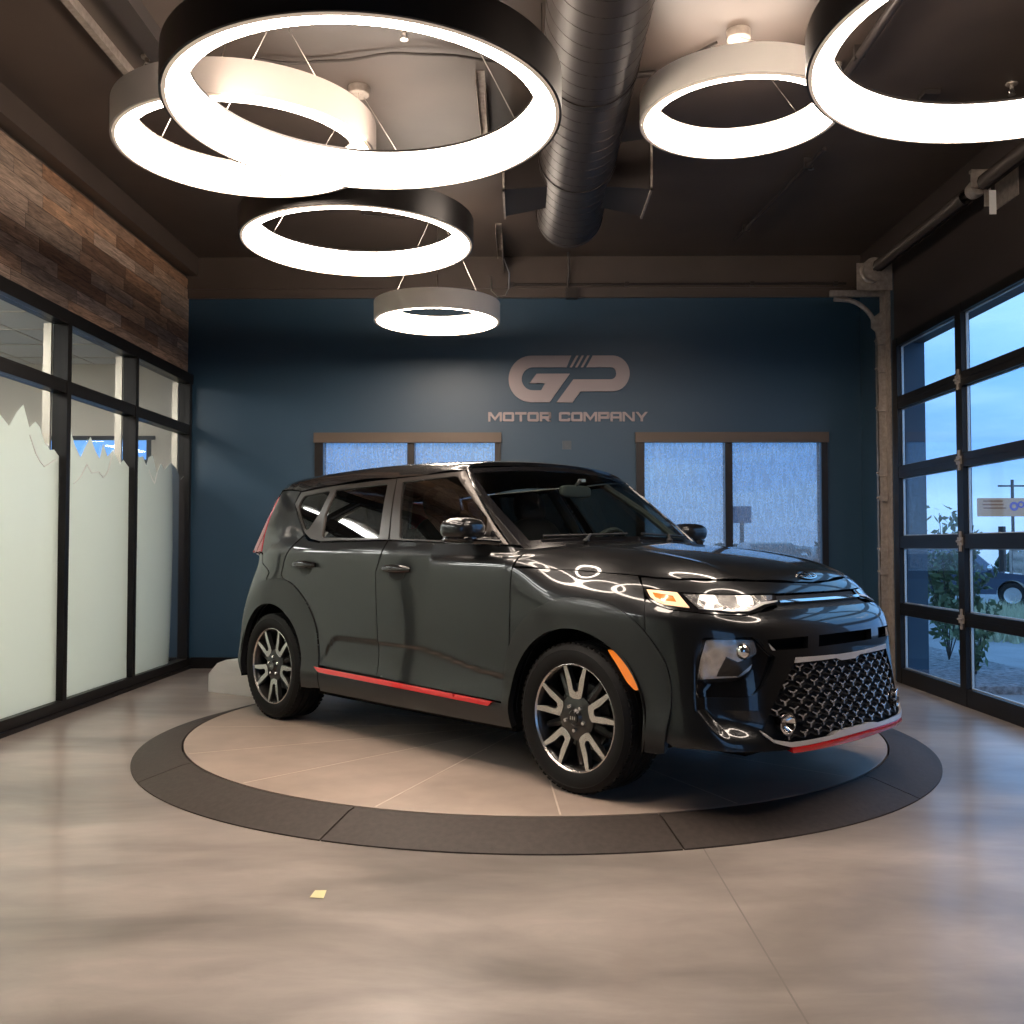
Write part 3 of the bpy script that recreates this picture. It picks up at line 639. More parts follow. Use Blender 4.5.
# antenna-free roof edge spoiler lip
# ------------------------------------------------------------------ wheels
def wheel(cx,sd,rot0,steer=0):
    e=Matrix.Translation((cx,sd*.880,.334))@Matrix.Rotation(0 if sd<0 else PI,4,'Z')
    W=.225
    # local: outer face at y=0 looking towards -y, wheel grows to +y
    m=MB(); m.lathe([(.236,.008),(.241,.006),(.2415,.016),(.232,.020),(.222,.035),(.218,.10),(.222,.19),(.236,.20),(.238,.205)],axis='y',n=72)
    w=m.build('wheel',M['gun'],car); w.matrix_local=e
    m=MB(); m.lathe([(.2425,.0075),(.2365,.0045),(.2310,.0125),(.2330,.0200),(.2395,.016)],axis='y',n=72,closed=True); m.build('rim_lip',M['alloy'],w)
    # tyre: side walls, shoulders and a grooved tread
    pr=[(.236,.012),(.243,.003),(.262,-.004),(.285,-.0065),(.300,-.004),(.302,-.0055),(.304,-.003),(.318,.004),(.327,.014),(.3315,.026)]
    ys=[.026,.052,.054,.062,.064,.092,.094,.102,.104,.122,.124,.132,.134,.162,.164,.172,.174,.200]; 
    for i,yy in enumerate(ys): pr.append((.334 if (i//2)%2==0 else .326,yy))
    pr+=[(.327,.212),(.318,.222),(.300,.230),(.270,.232),(.243,.223),(.236,.214)]
    m=MB(); m.lathe(pr,axis='y',n=96)
    for i in range(64):      # shoulder blocks
        a=2*PI*i/64
        for y0,y1 in ((.010,.050),(.176,.218)):
            ca,sa=math.cos(a),math.sin(a); 
            R=Matrix(((ca,0,-sa),(0,1,0),(sa,0,ca))); rr=.3300
            m.box((rr*ca,(y0+y1)/2,rr*sa),(.006,y1-y0,.020),R)
    m.build('tyre',M['rubber'],w)
    U_=[(0,.080)]
    for k in range(5):
        a=math.radians(rot0+72*k)
        def P(r,ang,y):   # ang measured clockwise from straight up as seen from outside (-y): +x to the right
            t=a+math.radians(ang); return (r*math.sin(t),y,r*math.cos(t))
        # U-shaped machined face: outline in (ang,r) -> convert
        half=[(17.2,.2345),(12.6,.2345),(8.5,.170),(7.0,.122),(0,.113)]
        outl=[(17.2,.2345),(17.6,.19),(19.5,.13),(21,.098),(12,.086),(0,.083)]
        pts=[(r*math.sin(math.radians(g)),r*math.cos(math.radians(g))) for g,r in outl]+[(-r*math.sin(math.radians(g)),r*math.cos(math.radians(g))) for g,r in outl[::-1][1:]]
        pts+=[(-r*math.sin(math.radians(g)),r*math.cos(math.radians(g))) for g,r in half[1:]]+[(r*math.sin(math.radians(g)),r*math.cos(math.radians(g))) for g,r in half[::-1][1:-1]]
        ca,sa=math.cos(a),math.sin(a)
        def fn(u,v,t):
            r=math.hypot(u,v); y=t+.012+.010*(1-min(1,max(0,(r-.08)/.155)))
            return (u*ca+v*sa,y,-u*sa+v*ca)
        m=MB(); n=len(pts)
        from mathutils.geometry import tessellate_polygon
        tri=tessellate_polygon([[Vector((p[0],p[1],0)) for p in pts]])
        m.mi=0; m.add([fn(p[0],p[1],0) for p in pts],[tuple(t) for t in tri])
        m.mi=1; m.add([fn(p[0],p[1],0) for p in pts]+[fn(p[0]*1.0,p[1],.030) for p in pts],[(i,(i+1)%n,n+(i+1)%n,n+i) for i in range(n)]+[tuple(n+i for i in t) for t in tri])
        s=m.build('spoke',[M['alloy'],M['gun']],w,smooth=25)
    m=MB(); m.lathe([(0,.010),(.030,.010),(.033,.014),(.040,.022),(.082,.024),(.100,.030),(.105,.055),(.09,.07)],axis='y',n=40)
    for k in range(5):
        a=math.radians(rot0+36+72*k); m.tube([(0,.05,0),(.225*math.sin(a),.075,.225*math.cos(a))],[.03,.018],8)
    m.build('hub',M['gun'],w)
    m=MB(); m.lathe([(0,.004),(.026,.004),(.029,.009),(.029,.014)],axis='y',n=28); cap=m.build('centre_cap',M['gblack'],w)
    m=MB(); 
    for dx in (-.012,0,.012): m.b2((dx-.003,.0025,-.008),(dx+.003,.0045,.008))
    m.build('cap_letters',M['alloy'],cap)
    for k in range(5):
        a=math.radians(rot0+36+72*k); m=MB(); m.lathe([(0,.006),(.008,.006),(.010,.010),(.011,.026)],c=(.056*math.sin(a),.004,.056*math.cos(a)),axis='y',n=12); m.build('lug_nut',M['chrome'],w)
    m=MB(); m.lathe([(.05,.085),(.150,.085),(.150,.108),(.05,.108)],axis='y',n=48); m.build('brake_disc',M['disc'],w)
    m=MB(); 
    a0=.3 if sd<0 else 2.8
    m.lathe([(.105,.075),(.158,.075),(.162,.12),(.105,.12)],axis='y',n=10,a0=a0-.45,a1=a0+.45,closed=True); m.build('brake_caliper',M['gun'],w)
wheel(1.30,-1,1.5); wheel(-1.30,-1,33); wheel(1.30,1,20); wheel(-1.30,1,50)
# ------------------------------------------------------------------ the room
XL,XR,YB,YF,ZC=-3.25,3.25,9.30,-3.2,3.97
# materials of the room
def floor_mat():
    m,nt=new_mat('polished concrete'); p=N(nt,'ShaderNodeBsdfPrincipled'); tc=N(nt,'ShaderNodeTexCoord')
    n1=N(nt,'ShaderNodeTexNoise'); n1.inputs['Scale'].default_value=.8; n1.inputs['Detail'].default_value=5; n1.inputs['Roughness'].default_value=.55; n1.inputs['Distortion'].default_value=.5
    mp=N(nt,'ShaderNodeMapping'); mp.inputs['Scale'].default_value=(.8,1.9,1); L(nt,tc.outputs['Object'],mp.inputs['Vector']); L(nt,mp.outputs[0],n1.inputs['Vector'])
    r=N(nt,'ShaderNodeValToRGB'); e=r.color_ramp.elements; e[0].position=.30; e[0].color=(.20,.172,.155,1); e[1].position=.72; e[1].color=(.52,.45,.40,1); a=e.new(.5); a.color=(.35,.30,.266,1)
    L(nt,n1.outputs['Fac'],r.inputs[0])
    n2=N(nt,'ShaderNodeTexNoise'); n2.inputs['Scale'].default_value=3.2; n2.inputs['Distortion'].default_value=.6; n2.inputs['Detail'].default_value=9; n2.inputs['Roughness'].default_value=.68; L(nt,mp.outputs[0],n2.inputs['Vector'])
    mr=N(nt,'ShaderNodeMapRange'); mr.inputs['From Min'].default_value=.3; mr.inputs['From Max'].default_value=.7; mr.inputs['To Min'].default_value=.84; mr.inputs['To Max'].default_value=1.13; L(nt,n2.outputs['Fac'],mr.inputs['Value'])
    v=N(nt,'ShaderNodeVectorMath',operation='SCALE'); L(nt,r.outputs[0],v.inputs[0]); L(nt,mr.outputs[0],v.inputs['Scale'])
    # saw-cut joints
    sp=N(nt,'ShaderNodeSeparateXYZ'); L(nt,tc.outputs['Object'],sp.inputs[0]); cur=None
    def line(sock,pos):
        s=N(nt,'ShaderNodeMath',operation='SUBTRACT'); s.inputs[1].default_value=pos; L(nt,sock,s.inputs[0]); a=N(nt,'ShaderNodeMath',operation='ABSOLUTE'); L(nt,s.outputs[0],a.inputs[0]); l=N(nt,'ShaderNodeMath',operation='LESS_THAN'); l.inputs[1].default_value=.0028; L(nt,a.outputs[0],l.inputs[0]); return l.outputs[0]
    j=line(sp.outputs['X'],.70)
    mxr=N(nt,'ShaderNodeMix',data_type='RGBA'); mxr.inputs[7].default_value=(.22,.19,.17,1); L(nt,j,mxr.inputs[0]); L(nt,v.outputs[0],mxr.inputs[6]); L(nt,mxr.outputs[2],p.inputs['Base Color'])
    rr=N(nt,'ShaderNodeMapRange'); rr.inputs['From Min'].default_value=.3; rr.inputs['From Max'].default_value=.7; rr.inputs['To Min'].default_value=.30; rr.inputs['To Max'].default_value=.46; p.inputs['Coat Weight'].default_value=.45; p.inputs['Coat Roughness'].default_value=.17; L(nt,n2.outputs['Fac'],rr.inputs['Value']); L(nt,rr.outputs[0],p.inputs['Roughness'])
    b=N(nt,'ShaderNodeBump'); b.inputs['Strength'].default_value=.03; b.inputs['Distance'].default_value=.01; L(nt,n2.outputs['Fac'],b.inputs['Height']); L(nt,b.outputs[0],p.inputs['Normal'])
    out(nt,p.outputs[0]); return m
def wood_mat():
    m,nt=new_mat('reclaimed barn wood planks'); p=N(nt,'ShaderNodeBsdfPrincipled'); tc=N(nt,'ShaderNodeTexCoord'); sp=N(nt,'ShaderNodeSeparateXYZ'); L(nt,tc.outputs['Object'],sp.inputs[0])
    def mth(op,a,b=None,c=None):
        n=N(nt,'ShaderNodeMath',operation=op)
        for i,q in enumerate((a,b,c)):
            if q is None: continue
            if isinstance(q,(int,float)): n.inputs[i].default_value=q
            else: L(nt,q,n.inputs[i])
        return n.outputs[0]
    zr=mth('DIVIDE',mth('SUBTRACT',sp.outputs['Z'],2.83),.1035); row=mth('FLOOR',zr); fz=mth('FRACT',zr)
    wn=N(nt,'ShaderNodeTexWhiteNoise',noise_dimensions='1D'); L(nt,row,wn.inputs['W'])
    yo=mth('ADD',mth('DIVIDE',sp.outputs['Y'],.78),mth('MULTIPLY',wn.outputs['Value'],7.3)); col=mth('FLOOR',yo); fy=mth('FRACT',yo)
    cv=N(nt,'ShaderNodeCombineXYZ'); L(nt,row,cv.inputs[0]); L(nt,col,cv.inputs[1]); w2=N(nt,'ShaderNodeTexWhiteNoise',noise_dimensions='3D'); L(nt,cv.outputs[0],w2.inputs['Vector'])
    r=N(nt,'ShaderNodeValToRGB'); r.color_ramp.interpolation='LINEAR'; e=r.color_ramp.elements
    e[0].position=0; e[0].color=(.16,.088,.054,1); e[1].position=1; e[1].color=(.46,.33,.245,1)
    for ps,c in ((.2,(.31,.165,.09,1)),(.4,(.30,.22,.165,1)),(.6,(.44,.26,.155,1)),(.8,(.235,.175,.135,1))): q=e.new(ps); q.color=c
    L(nt,w2.outputs['Value'],r.inputs[0])
    # grain
    off=N(nt,'ShaderNodeVectorMath',operation='SCALE'); L(nt,w2.outputs['Color'],off.inputs[0]); off.inputs['Scale'].default_value=20
    ad=N(nt,'ShaderNodeVectorMath',operation='ADD'); L(nt,tc.outputs['Object'],ad.inputs[0]); L(nt,off.outputs[0],ad.inputs[1])
    mp=N(nt,'ShaderNodeMapping'); mp.inputs['Scale'].default_value=(3,3.2,30); L(nt,ad.outputs[0],mp.inputs['Vector'])
    g=N(nt,'ShaderNodeTexNoise'); g.inputs['Scale'].default_value=1.6; g.inputs['Detail'].default_value=9; g.inputs['Roughness'].default_value=.72; g.inputs['Distortion'].default_value=.8; L(nt,mp.outputs[0],g.inputs['Vector'])
    gr=N(nt,'ShaderNodeMapRange'); gr.inputs['From Min'].default_value=.32; gr.inputs['From Max'].default_value=.68; gr.inputs['To Min'].default_value=.42; gr.inputs['To Max'].default_value=2.0; L(nt,g.outputs['Fac'],gr.inputs['Value'])
    gap=mth('MULTIPLY',mth('GREATER_THAN',fz,.035),mth('GREATER_THAN',fy,.005)); gm=mth('MULTIPLY',gr.outputs[0],mth('ADD',mth('MULTIPLY',gap,.85),.15))
    v=N(nt,'ShaderNodeVectorMath',operation='SCALE'); L(nt,r.outputs[0],v.inputs[0]); L(nt,gm,v.inputs['Scale']); L(nt,v.outputs[0],p.inputs['Base Color']); p.inputs['Roughness'].default_value=.62
    b=N(nt,'ShaderNodeBump'); b.inputs['Strength'].default_value=.5; b.inputs['Distance'].default_value=.006; L(nt,gm,b.inputs['Height']); L(nt,b.outputs[0],p.inputs['Normal'])
    out(nt,p.outputs[0]); return m
M['floor']=floor_mat(); M['wood']=wood_mat()
M['blue']=principled('navy wall paint',(.021,.056,.095),rough=.42,bump=.12,bscale=140)
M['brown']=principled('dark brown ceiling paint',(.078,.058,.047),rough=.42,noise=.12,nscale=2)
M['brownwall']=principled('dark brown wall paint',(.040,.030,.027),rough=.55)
M['bronze']=principled('dark bronze window frame',(.020,.016,.014),rough=.35,metal=.5)
M['blackframe']=principled('black storefront aluminium',(.008,.007,.0065),rough=.38,metal=.1,spec=.3)
M['mill']=principled('brushed inner mullion aluminium',(.50,.45,.38),rough=.35,metal=.8)
M['galv']=principled('galvanised steel',(.40,.34,.29),rough=.45,metal=.5,noise=.2,nscale=30)
M['darksteel']=principled('painted dark steel',(.045,.036,.032),rough=.45,metal=.5)
M['duct']=principled('brown painted duct',(.050,.040,.036),rough=.40,metal=.2)
M['rubbermat']=principled('charcoal ramp rubber',(.056,.043,.037),rough=.62,noise=.18,nscale=40,bump=.3,bscale=250)
M['plate']=principled('turntable deck boards',(.40,.315,.26),rough=.42,noise=.10,nscale=5)
M['seamlight']=principled('turntable seam',(.62,.52,.44),rough=.5)
M['white']=principled('white paint',(.82,.80,.77),rough=.4)
M['dimmedshell']=principled('white lamp housing darkened',(.46,.40,.36),rough=.4)  # white housing, colour darkened to offset light from the ring beside it
M['whiteshell']=principled('white lamp housing',(.92,.85,.77),rough=.4)
M['blackshell']=principled('black lamp housing',(.018,.015,.014),rough=.35,metal=.3)
M['lamp']=emission('ring lamp diffuser',(1,.84,.70),34.0)
M['diffrim']=principled('lamp rim',(.75,.62,.52),rough=.35,emis=(1,.8,.62),estr=.35)
M['steel']=principled('steel cable',(.55,.5,.45),rough=.3,metal=1)
M['silversign']=principled('silver sign face',(.27,.225,.23),rough=.40,metal=.2)
M['officewall']=principled('office wall paint',(.60,.55,.47),rough=.7)
M['officefloor']=principled('office carpet',(.22,.22,.21),rough=.9)
M['tile']=principled('acoustic ceiling tile',(.66,.64,.60),rough=.9,noise=.05,nscale=40)
M['officelamp']=emission('office troffer',(1,.95,.86),32)
def film_mat():
    m,nt=new_mat('frosted film'); d=N(nt,'ShaderNodeBsdfDiffuse'); d.inputs[0].default_value=(.70,.74,.68,1); t=N(nt,'ShaderNodeBsdfTranslucent'); t.inputs[0].default_value=(.92,.95,.90,1)
    g=N(nt,'ShaderNodeBsdfGlossy'); g.inputs['Roughness'].default_value=.10; g.inputs[0].default_value=(1,1,1,1)
    r=N(nt,'ShaderNodeBsdfRefraction'); r.inputs['Roughness'].default_value=.55; r.inputs['IOR'].default_value=1.04; r.inputs[0].default_value=(.85,.9,.87,1)
    a=N(nt,'ShaderNodeMixShader'); a.inputs[0].default_value=.72; L(nt,d.outputs[0],a.inputs[1]); L(nt,t.outputs[0],a.inputs[2])
    c=N(nt,'ShaderNodeMixShader'); c.inputs[0].default_value=.10; L(nt,a.outputs[0],c.inputs[1]); L(nt,r.outputs[0],c.inputs[2])
    f=N(nt,'ShaderNodeLayerWeight'); f.inputs[0].default_value=.06; b=N(nt,'ShaderNodeMixShader'); L(nt,f.outputs['Fresnel'],b.inputs[0]); L(nt,c.outputs[0],b.inputs[1]); L(nt,g.outputs[0],b.inputs[2]); out(nt,b.outputs[0]); return m
M['film']=film_mat()
def shade_mat():
    m,nt=new_mat('woven solar shade'); tc=N(nt,'ShaderNodeTexCoord'); n=N(nt,'ShaderNodeTexNoise'); n.inputs['Scale'].default_value=45; n.inputs['Detail'].default_value=2
    mp=N(nt,'ShaderNodeMapping'); mp.inputs['Scale'].default_value=(1.6,1,1); L(nt,tc.outputs['Object'],mp.inputs['Vector']); L(nt,mp.outputs[0],n.inputs['Vector'])
    w=N(nt,'ShaderNodeTexNoise'); w.inputs['Scale'].default_value=9; w.inputs['Detail'].default_value=4; m2=N(nt,'ShaderNodeMapping'); m2.inputs['Scale'].default_value=(4,1,.7); L(nt,tc.outputs['Object'],m2.inputs['Vector']); L(nt,m2.outputs[0],w.inputs['Vector'])
    ad=N(nt,'ShaderNodeMath',operation='ADD'); L(nt,n.outputs['Fac'],ad.inputs[0]); L(nt,w.outputs['Fac'],ad.inputs[1])
    r=N(nt,'ShaderNodeMapRange'); r.inputs['From Min'].default_value=.7; r.inputs['From Max'].default_value=1.3; r.inputs['To Min'].default_value=.50; r.inputs['To Max'].default_value=.64; L(nt,ad.outputs[0],r.inputs['Value'])
    d=N(nt,'ShaderNodeBsdfDiffuse'); d.inputs[0].default_value=(.36,.36,.36,1); t=N(nt,'ShaderNodeBsdfTranslucent'); t.inputs[0].default_value=(.5,.5,.5,1); a=N(nt,'ShaderNodeMixShader'); a.inputs[0].default_value=.5; L(nt,d.outputs[0],a.inputs[1]); L(nt,t.outputs[0],a.inputs[2])
    tr=N(nt,'ShaderNodeBsdfTransparent'); mx=N(nt,'ShaderNodeMixShader'); L(nt,r.outputs[0],mx.inputs[0]); L(nt,a.outputs[0],mx.inputs[1]); L(nt,tr.outputs[0],mx.inputs[2]); out(nt,mx.outputs[0]); return m
M['shade']=shade_mat()
# floor, ceiling
m=MB(); m.b2((XL-.15,YF,-.12),(XR+.02,YB+.15,0)); struct(m.build('floor',M['floor'],smooth=0))
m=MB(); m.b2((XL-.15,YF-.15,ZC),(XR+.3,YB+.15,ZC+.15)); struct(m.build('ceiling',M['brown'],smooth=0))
# back wall with two window openings; blue up to 3.57, brown above
WIN=[(-2.0,-.22),(1.09,2.91)]; WZ0,WZ1=.90,2.25
m=MB()
xs=[XL-.1,WIN[0][0],WIN[0][1],WIN[1][0],WIN[1][1],XR+.0]
for i in range(5):
    if i%2==0: m.b2((xs[i],YB,0),(xs[i+1],YB+.15,3.57))
    else: m.b2((xs[i],YB,0),(xs[i+1],YB+.15,WZ0)); m.b2((xs[i],YB,WZ1),(xs[i+1],YB+.15,3.57))
struct(m.build('wall_back',M['blue'],smooth=0))
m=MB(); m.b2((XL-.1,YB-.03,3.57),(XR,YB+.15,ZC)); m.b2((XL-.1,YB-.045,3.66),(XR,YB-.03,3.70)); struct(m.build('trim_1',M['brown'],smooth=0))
m=MB(); m.b2((XL+.06,YB-.014,0),(XR-.1,YB,.10)); m.b2((XL+.06,YB-.011,.10),(XR-.1,YB,.106)); struct(m.build('baseboard_back',M['blackframe'],smooth=0))
# bulkhead above the planks, planks, wall left behind the camera
m=MB(); m.b2((XL-.15,-.6,2.83),(XL,YB,3.76)); struct(m.build('wall_left',M['wood'],smooth=0))
m=MB(); m.b2((XL-.15,-.6,3.76),(XL-.02,YB,ZC)); m.b2((XL-.02,-.6,3.79),(XL+.10,YB,ZC)); struct(m.build('trim_2',M['brown'],smooth=0))
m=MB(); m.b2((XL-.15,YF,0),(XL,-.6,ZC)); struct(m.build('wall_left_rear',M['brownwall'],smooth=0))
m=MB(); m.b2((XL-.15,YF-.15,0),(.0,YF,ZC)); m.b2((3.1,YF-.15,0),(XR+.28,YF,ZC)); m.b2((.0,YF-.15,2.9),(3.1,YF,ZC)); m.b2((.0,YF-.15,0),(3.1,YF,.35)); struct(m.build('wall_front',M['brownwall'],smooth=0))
w5=empty('window_5',(0,YF,0)); w5['kind']='structure'
for a,b in ((0,.06),(1.02,1.08),(2.02,2.08),(3.04,3.1)):
    m=MB(); m.b2((a,-.1,.35),(b,-.02,2.9)); m.build('mullion',M['blackframe'],w5,smooth=0)
m=MB(); m.b2((0,-.08,.35),(3.1,-.07,2.9)); m.build('pane',M['glass'],w5,smooth=0)
# right wall: header over the glass door, return at the back, wall behind the camera
DY0,DY1,DZ=4.82,8.45,2.95
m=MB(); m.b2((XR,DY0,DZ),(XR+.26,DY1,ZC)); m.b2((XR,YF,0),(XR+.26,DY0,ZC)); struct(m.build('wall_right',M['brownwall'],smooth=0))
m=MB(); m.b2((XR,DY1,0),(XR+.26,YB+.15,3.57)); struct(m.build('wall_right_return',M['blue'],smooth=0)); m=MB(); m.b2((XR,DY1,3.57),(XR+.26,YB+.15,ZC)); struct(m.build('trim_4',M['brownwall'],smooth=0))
m=MB(); m.b2((XR-.012,8.86,0),(XR,YB-.02,.1)); struct(m.build('baseboard_right',M['blackframe'],smooth=0))
# storefront of black mullions, glass, frosted film
sf=empty('window_1',(XL,0,0)); sf['kind']='structure'
ys=[9.24,7.95,6.75,5.55,4.35,3.15,1.95,.75,-.45]
m=MB()
m.b2((-.06,-.6,2.735),(.055,YB,2.83)); m.build('header_rail',M['blackframe'],sf)
m=MB(); m.b2((-.06,-.6,0),(.055,YB,.10)); m.b2((.055,-.6,0),(.07,YB,.03)); m.build('bottom_rail',M['blackframe'],sf)
for i in range(len(ys)-1):
    a,b=ys[i+1]+.03,ys[i]-.03
    m=MB(); m.b2((-.05,a,2.245),(.05,b,2.325)); m.b2((-.005,a,2.325),(.052,b,2.334)); m.build('transom_rail',M['blackframe'],sf)
for y in ys:
    m=MB(); m.b2((-.05,y-.03,.10),(.055,y+.03,2.735)); mu=m.build('mullion',M['blackframe'],sf)
    if y<9.2 or True:
        m=MB(); m.b2((-.11,y-.052,.10),(-.055,y-.028,2.735)); m.build('bright_stop',M['mill'],mu)
def pane(yb,ya,film_top,far_line):
    g=MB(); g.b2((-.004,ya,.10),(.004,yb,2.245)); p=g.build('pane',M['glass'],sf,smooth=0)
    g=MB(); g.b2((-.004,ya,2.325),(.004,yb,2.735)); g.build('pane',M['glass'],sf,smooth=0)
    f=MB(); poly=[(ya,.10),(yb,.10)]+film_top; f.prism(poly,lambda u,v,t:(t,u,v),.0055,.0075); f.build('frosted_film',M['film'],p,smooth=0,recalc=False)
    if far_line:
        k=MB(); 
        for i in range(len(far_line)-1):
            a,b=far_line[i],far_line[i+1]; k.tube([(.011,a[0],a[1]),(.011,b[0],b[1])],.004,5)
        k.build('mountain_outline',M['white'],p)
A_T=[(9.20,1.84),(9.12,1.80),(9.00,1.90),(8.86,1.94),(8.70,1.86),(8.62,1.91),(8.52,1.82),(8.42,1.97),(8.33,1.94),(8.28,1.86),(8.20,1.94),(8.12,1.92),(8.03,1.98),(7.99,1.93)]
B_T=[(7.91,1.82),(7.80,1.87),(7.74,1.83),(7.60,1.93),(7.50,1.87),(7.42,1.96),(7.36,1.84),(7.28,1.90),(7.20,1.99),(7.12,1.91),(7.04,1.82),(6.95,1.90),(6.86,2.02),(6.80,2.10)]
C_T=[(6.71,1.80),(6.64,1.84),(6.58,1.83),(6.50,1.88),(6.44,1.97),(6.38,2.0),(6.30,1.95),(6.22,2.09),(6.14,2.03),(6.05,1.93),(5.92,2.0),(5.80,2.06),(5.70,1.96),(5.59,1.90)]
pane(9.21,7.98,A_T,[(8.52,1.82),(8.46,1.72),(8.40,1.76),(8.33,1.83)])
pane(7.92,6.78,B_T,[(7.60,1.93),(7.50,1.75),(7.42,1.70),(7.34,1.74),(7.22,1.72),(7.14,1.78),(7.04,1.68),(6.93,1.62)][::-1])
pane(6.72,5.58,C_T,[(6.68,1.78),(6.58,1.74),(6.50,1.71),(6.44,1.74),(6.38,1.79),(6.30,1.90)])
for i in range(3,len(ys)-1):
    d=ys[i]-ys[3]; pane(ys[i]-.03,ys[i+1]+.03,[(a-5.55+ys[i],b) for a,b in [(y-1.2,z) for y,z in C_T]][0:0] or [(a-6.75+ys[i],b) for a,b in C_T],[])
# the office behind the storefront
m=MB(); m.b2((-9.2,-.6,-.12),(XL-.15,10.2,0)); struct(m.build('floor_office',M['officefloor'],smooth=0))
m=MB(); m.b2((-9.2,-.6,3.0),(XL-.15,10.2,3.08)); struct(m.build('ceiling_office',M['tile'],smooth=0))
m=MB()
for k in range(10): m.b2((-9.2+.61*k,-.6,2.994),(-9.176+.61*k,10.0,3.0))
for k in range(18): m.b2((-9.2,-.5+.61*k,2.993),(XL-.16,-.476+.61*k,3.0))
struct(m.build('trim_3',M['officewall'],smooth=0))
OWX=(-8.0,-3.72)
m=MB(); m.b2((-9.2,9.62,0),(OWX[0],9.8,3.0)); m.b2((OWX[1],9.62,0),(XL-.15,9.8,3.0)); m.b2((OWX[0],9.62,0),(OWX[1],9.8,.9)); m.b2((OWX[0],9.62,2.25),(OWX[1],9.8,3.0)); m.b2((-9.3,-.6,0),(-9.15,9.8,3.0)); m.b2((-9.2,-.75,0),(XL-.15,-.6,3.0))
struct(m.build('wall_office',M['officewall'],smooth=0))
ow=empty('window_4',(0,9.62,0)); ow['kind']='structure'
m=MB(); m.b2((OWX[0],-.01,2.235),(OWX[1]+.04,.02,2.275)); m.b2((OWX[0],.0,.90),(OWX[1],.05,.96)); m.b2((OWX[0],.02,1.95),(OWX[1],.06,2.04)); m.b2((OWX[1]-.05,0,.9),(OWX[1],.06,2.25)); m.build('frame',M['blackframe'],ow)
m=MB(); m.b2((OWX[0],.05,.9),(OWX[1],.056,2.25)); m.build('pane',M['glass'],ow)
for y in (1.4,3.3,5.2,7.15):
    for x in (-4.55,-5.7,-7.4):
        m=MB(); m.b2((x-.14,y-.6,2.975),(x+.14,y+.6,2.992)); l=m.build('office_ceiling_light',M['officelamp'],smooth=0)
        tag(l,'long office ceiling light behind the frosted storefront','ceiling light','office ceiling lights')
m=MB(); m.b2((-4.05,9.605,.50),(-3.97,9.62,.62)); m.b2((-4.025,9.600,.53),(-3.995,9.606,.56)); m.b2((-4.025,9.600,.57),(-3.995,9.606,.60)); tag(m.build('wall_socket',M['white']),'white wall socket in the office seen through the frosted film','socket')
# back windows with roller shades
def bwin(nm,x0,x1,xm,lab,hl):
    w=empty(nm,(0,YB,0)); w['kind']='structure'
    m=MB(); m.b2((x0-.005,-.03,WZ0-.03),(x0+.075,.12,WZ1)); m.b2((x1-.055,-.03,WZ0-.03),(x1+.005,.12,WZ1)); m.b2((x0,-.02,WZ0-.04),(x1,.12,WZ0+.04)); m.b2((x0-.01,.03,WZ1-.06),(x1,.12,WZ1)); m.build('frame',M['bronze'],w)
    m=MB(); m.b2((xm-.035,-.012,WZ0+.04),(xm+.035,.10,WZ1-.06)); m.build('mullion',M['bronze'],w)
    m=MB(); m.b2((x0+.05,.09,WZ0),(x1-.04,.096,WZ1-.05)); m.build('pane',M['glass'],w,smooth=0)
    s=empty('roller_shade',(0,YB,0),label=lab,cat='shade',group=None)
    m=MB(); m.b2((x0-.012,-.055,WZ1-.085),(x1+.012,-.0,WZ1+.012)); m.build('cassette',M['valance'],s)
    for a,b in ((x0+.08,xm-.038),(xm+.038,x1-.06)):
        m=MB(); m.b2((a,.02,WZ0+.045),(b,.0215,WZ1-.062)); m.build('shade_cloth',M['shade'],s,smooth=0)
M['valance']=principled('bronze shade cassette',(.10,.070,.050),rough=.45,metal=.2)
bwin('window_2',-2.0,-.22,-1.08,'pale blue roller shade filling the window left of the sign, above the car roof',0)
bwin('window_3',1.09,2.91,1.975,'pale blue roller shade filling the window right of the sign, above the bonnet',0)
# wall plate under the sign
m=MB(); m.b2((.38,YB-.012,2.105),(.465,YB,2.185)); m.b2((.41,YB-.016,2.13),(.435,YB-.012,2.16)); tag(m.build('wall_plate',principled('navy plate',(.06,.075,.09),rough=.3)),'small dark wall plate just below the sign lettering','wall plate')
# ------------------------------------------------------------------ the sign
sg=empty('wall_sign',(0,YB,0),label='silver GP MOTOR COMPANY lettering on the navy back wall',cat='sign')
def sc(x,y): # drawing units of the logo -> wall x,z
    px,py=480+x/5.689,340+y/5.689
    return (-.14+(px-508)*(1.17/122.), 3.00-(py-357)*.00965)
def arcp(cx,cy,rx,ry,a0,a1,n=12): return [(cx+rx*math.cos(math.radians(a0+(a1-a0)*i/n)),cy+ry*math.sin(math.radians(a0+(a1-a0)*i/n))) for i in range(n+1)]
G_=[(519,92)]+arcp(292,225,132,133,-90,-270,24)+[(395,358),(510,195),(320,195),(280,250),(368,250),(346,290)]+arcp(298,224,63,66,90,270,14)+[(492,158)]
P_=[(641,92)]+arcp(752,194,100,102,-90,90,20)+[(571,296),(525,359),(434,359),(530,228)]+arcp(744,193,32,35,90,-90,10)+[(605,158)]
def sign(pl,nm):
    m=MB(); m.prism([sc(*p) for p in pl],lambda u,v,t:(u,t,v),-.022,-.001); return m.build(nm,M['silversign'],sg,smooth=0)
sign(G_,'letter_g'); sign(P_,'letter_p')
for x in (510,541,573): sign([(x,158),(x+13,158),(x+50,92),(x+37,92)],'slash')
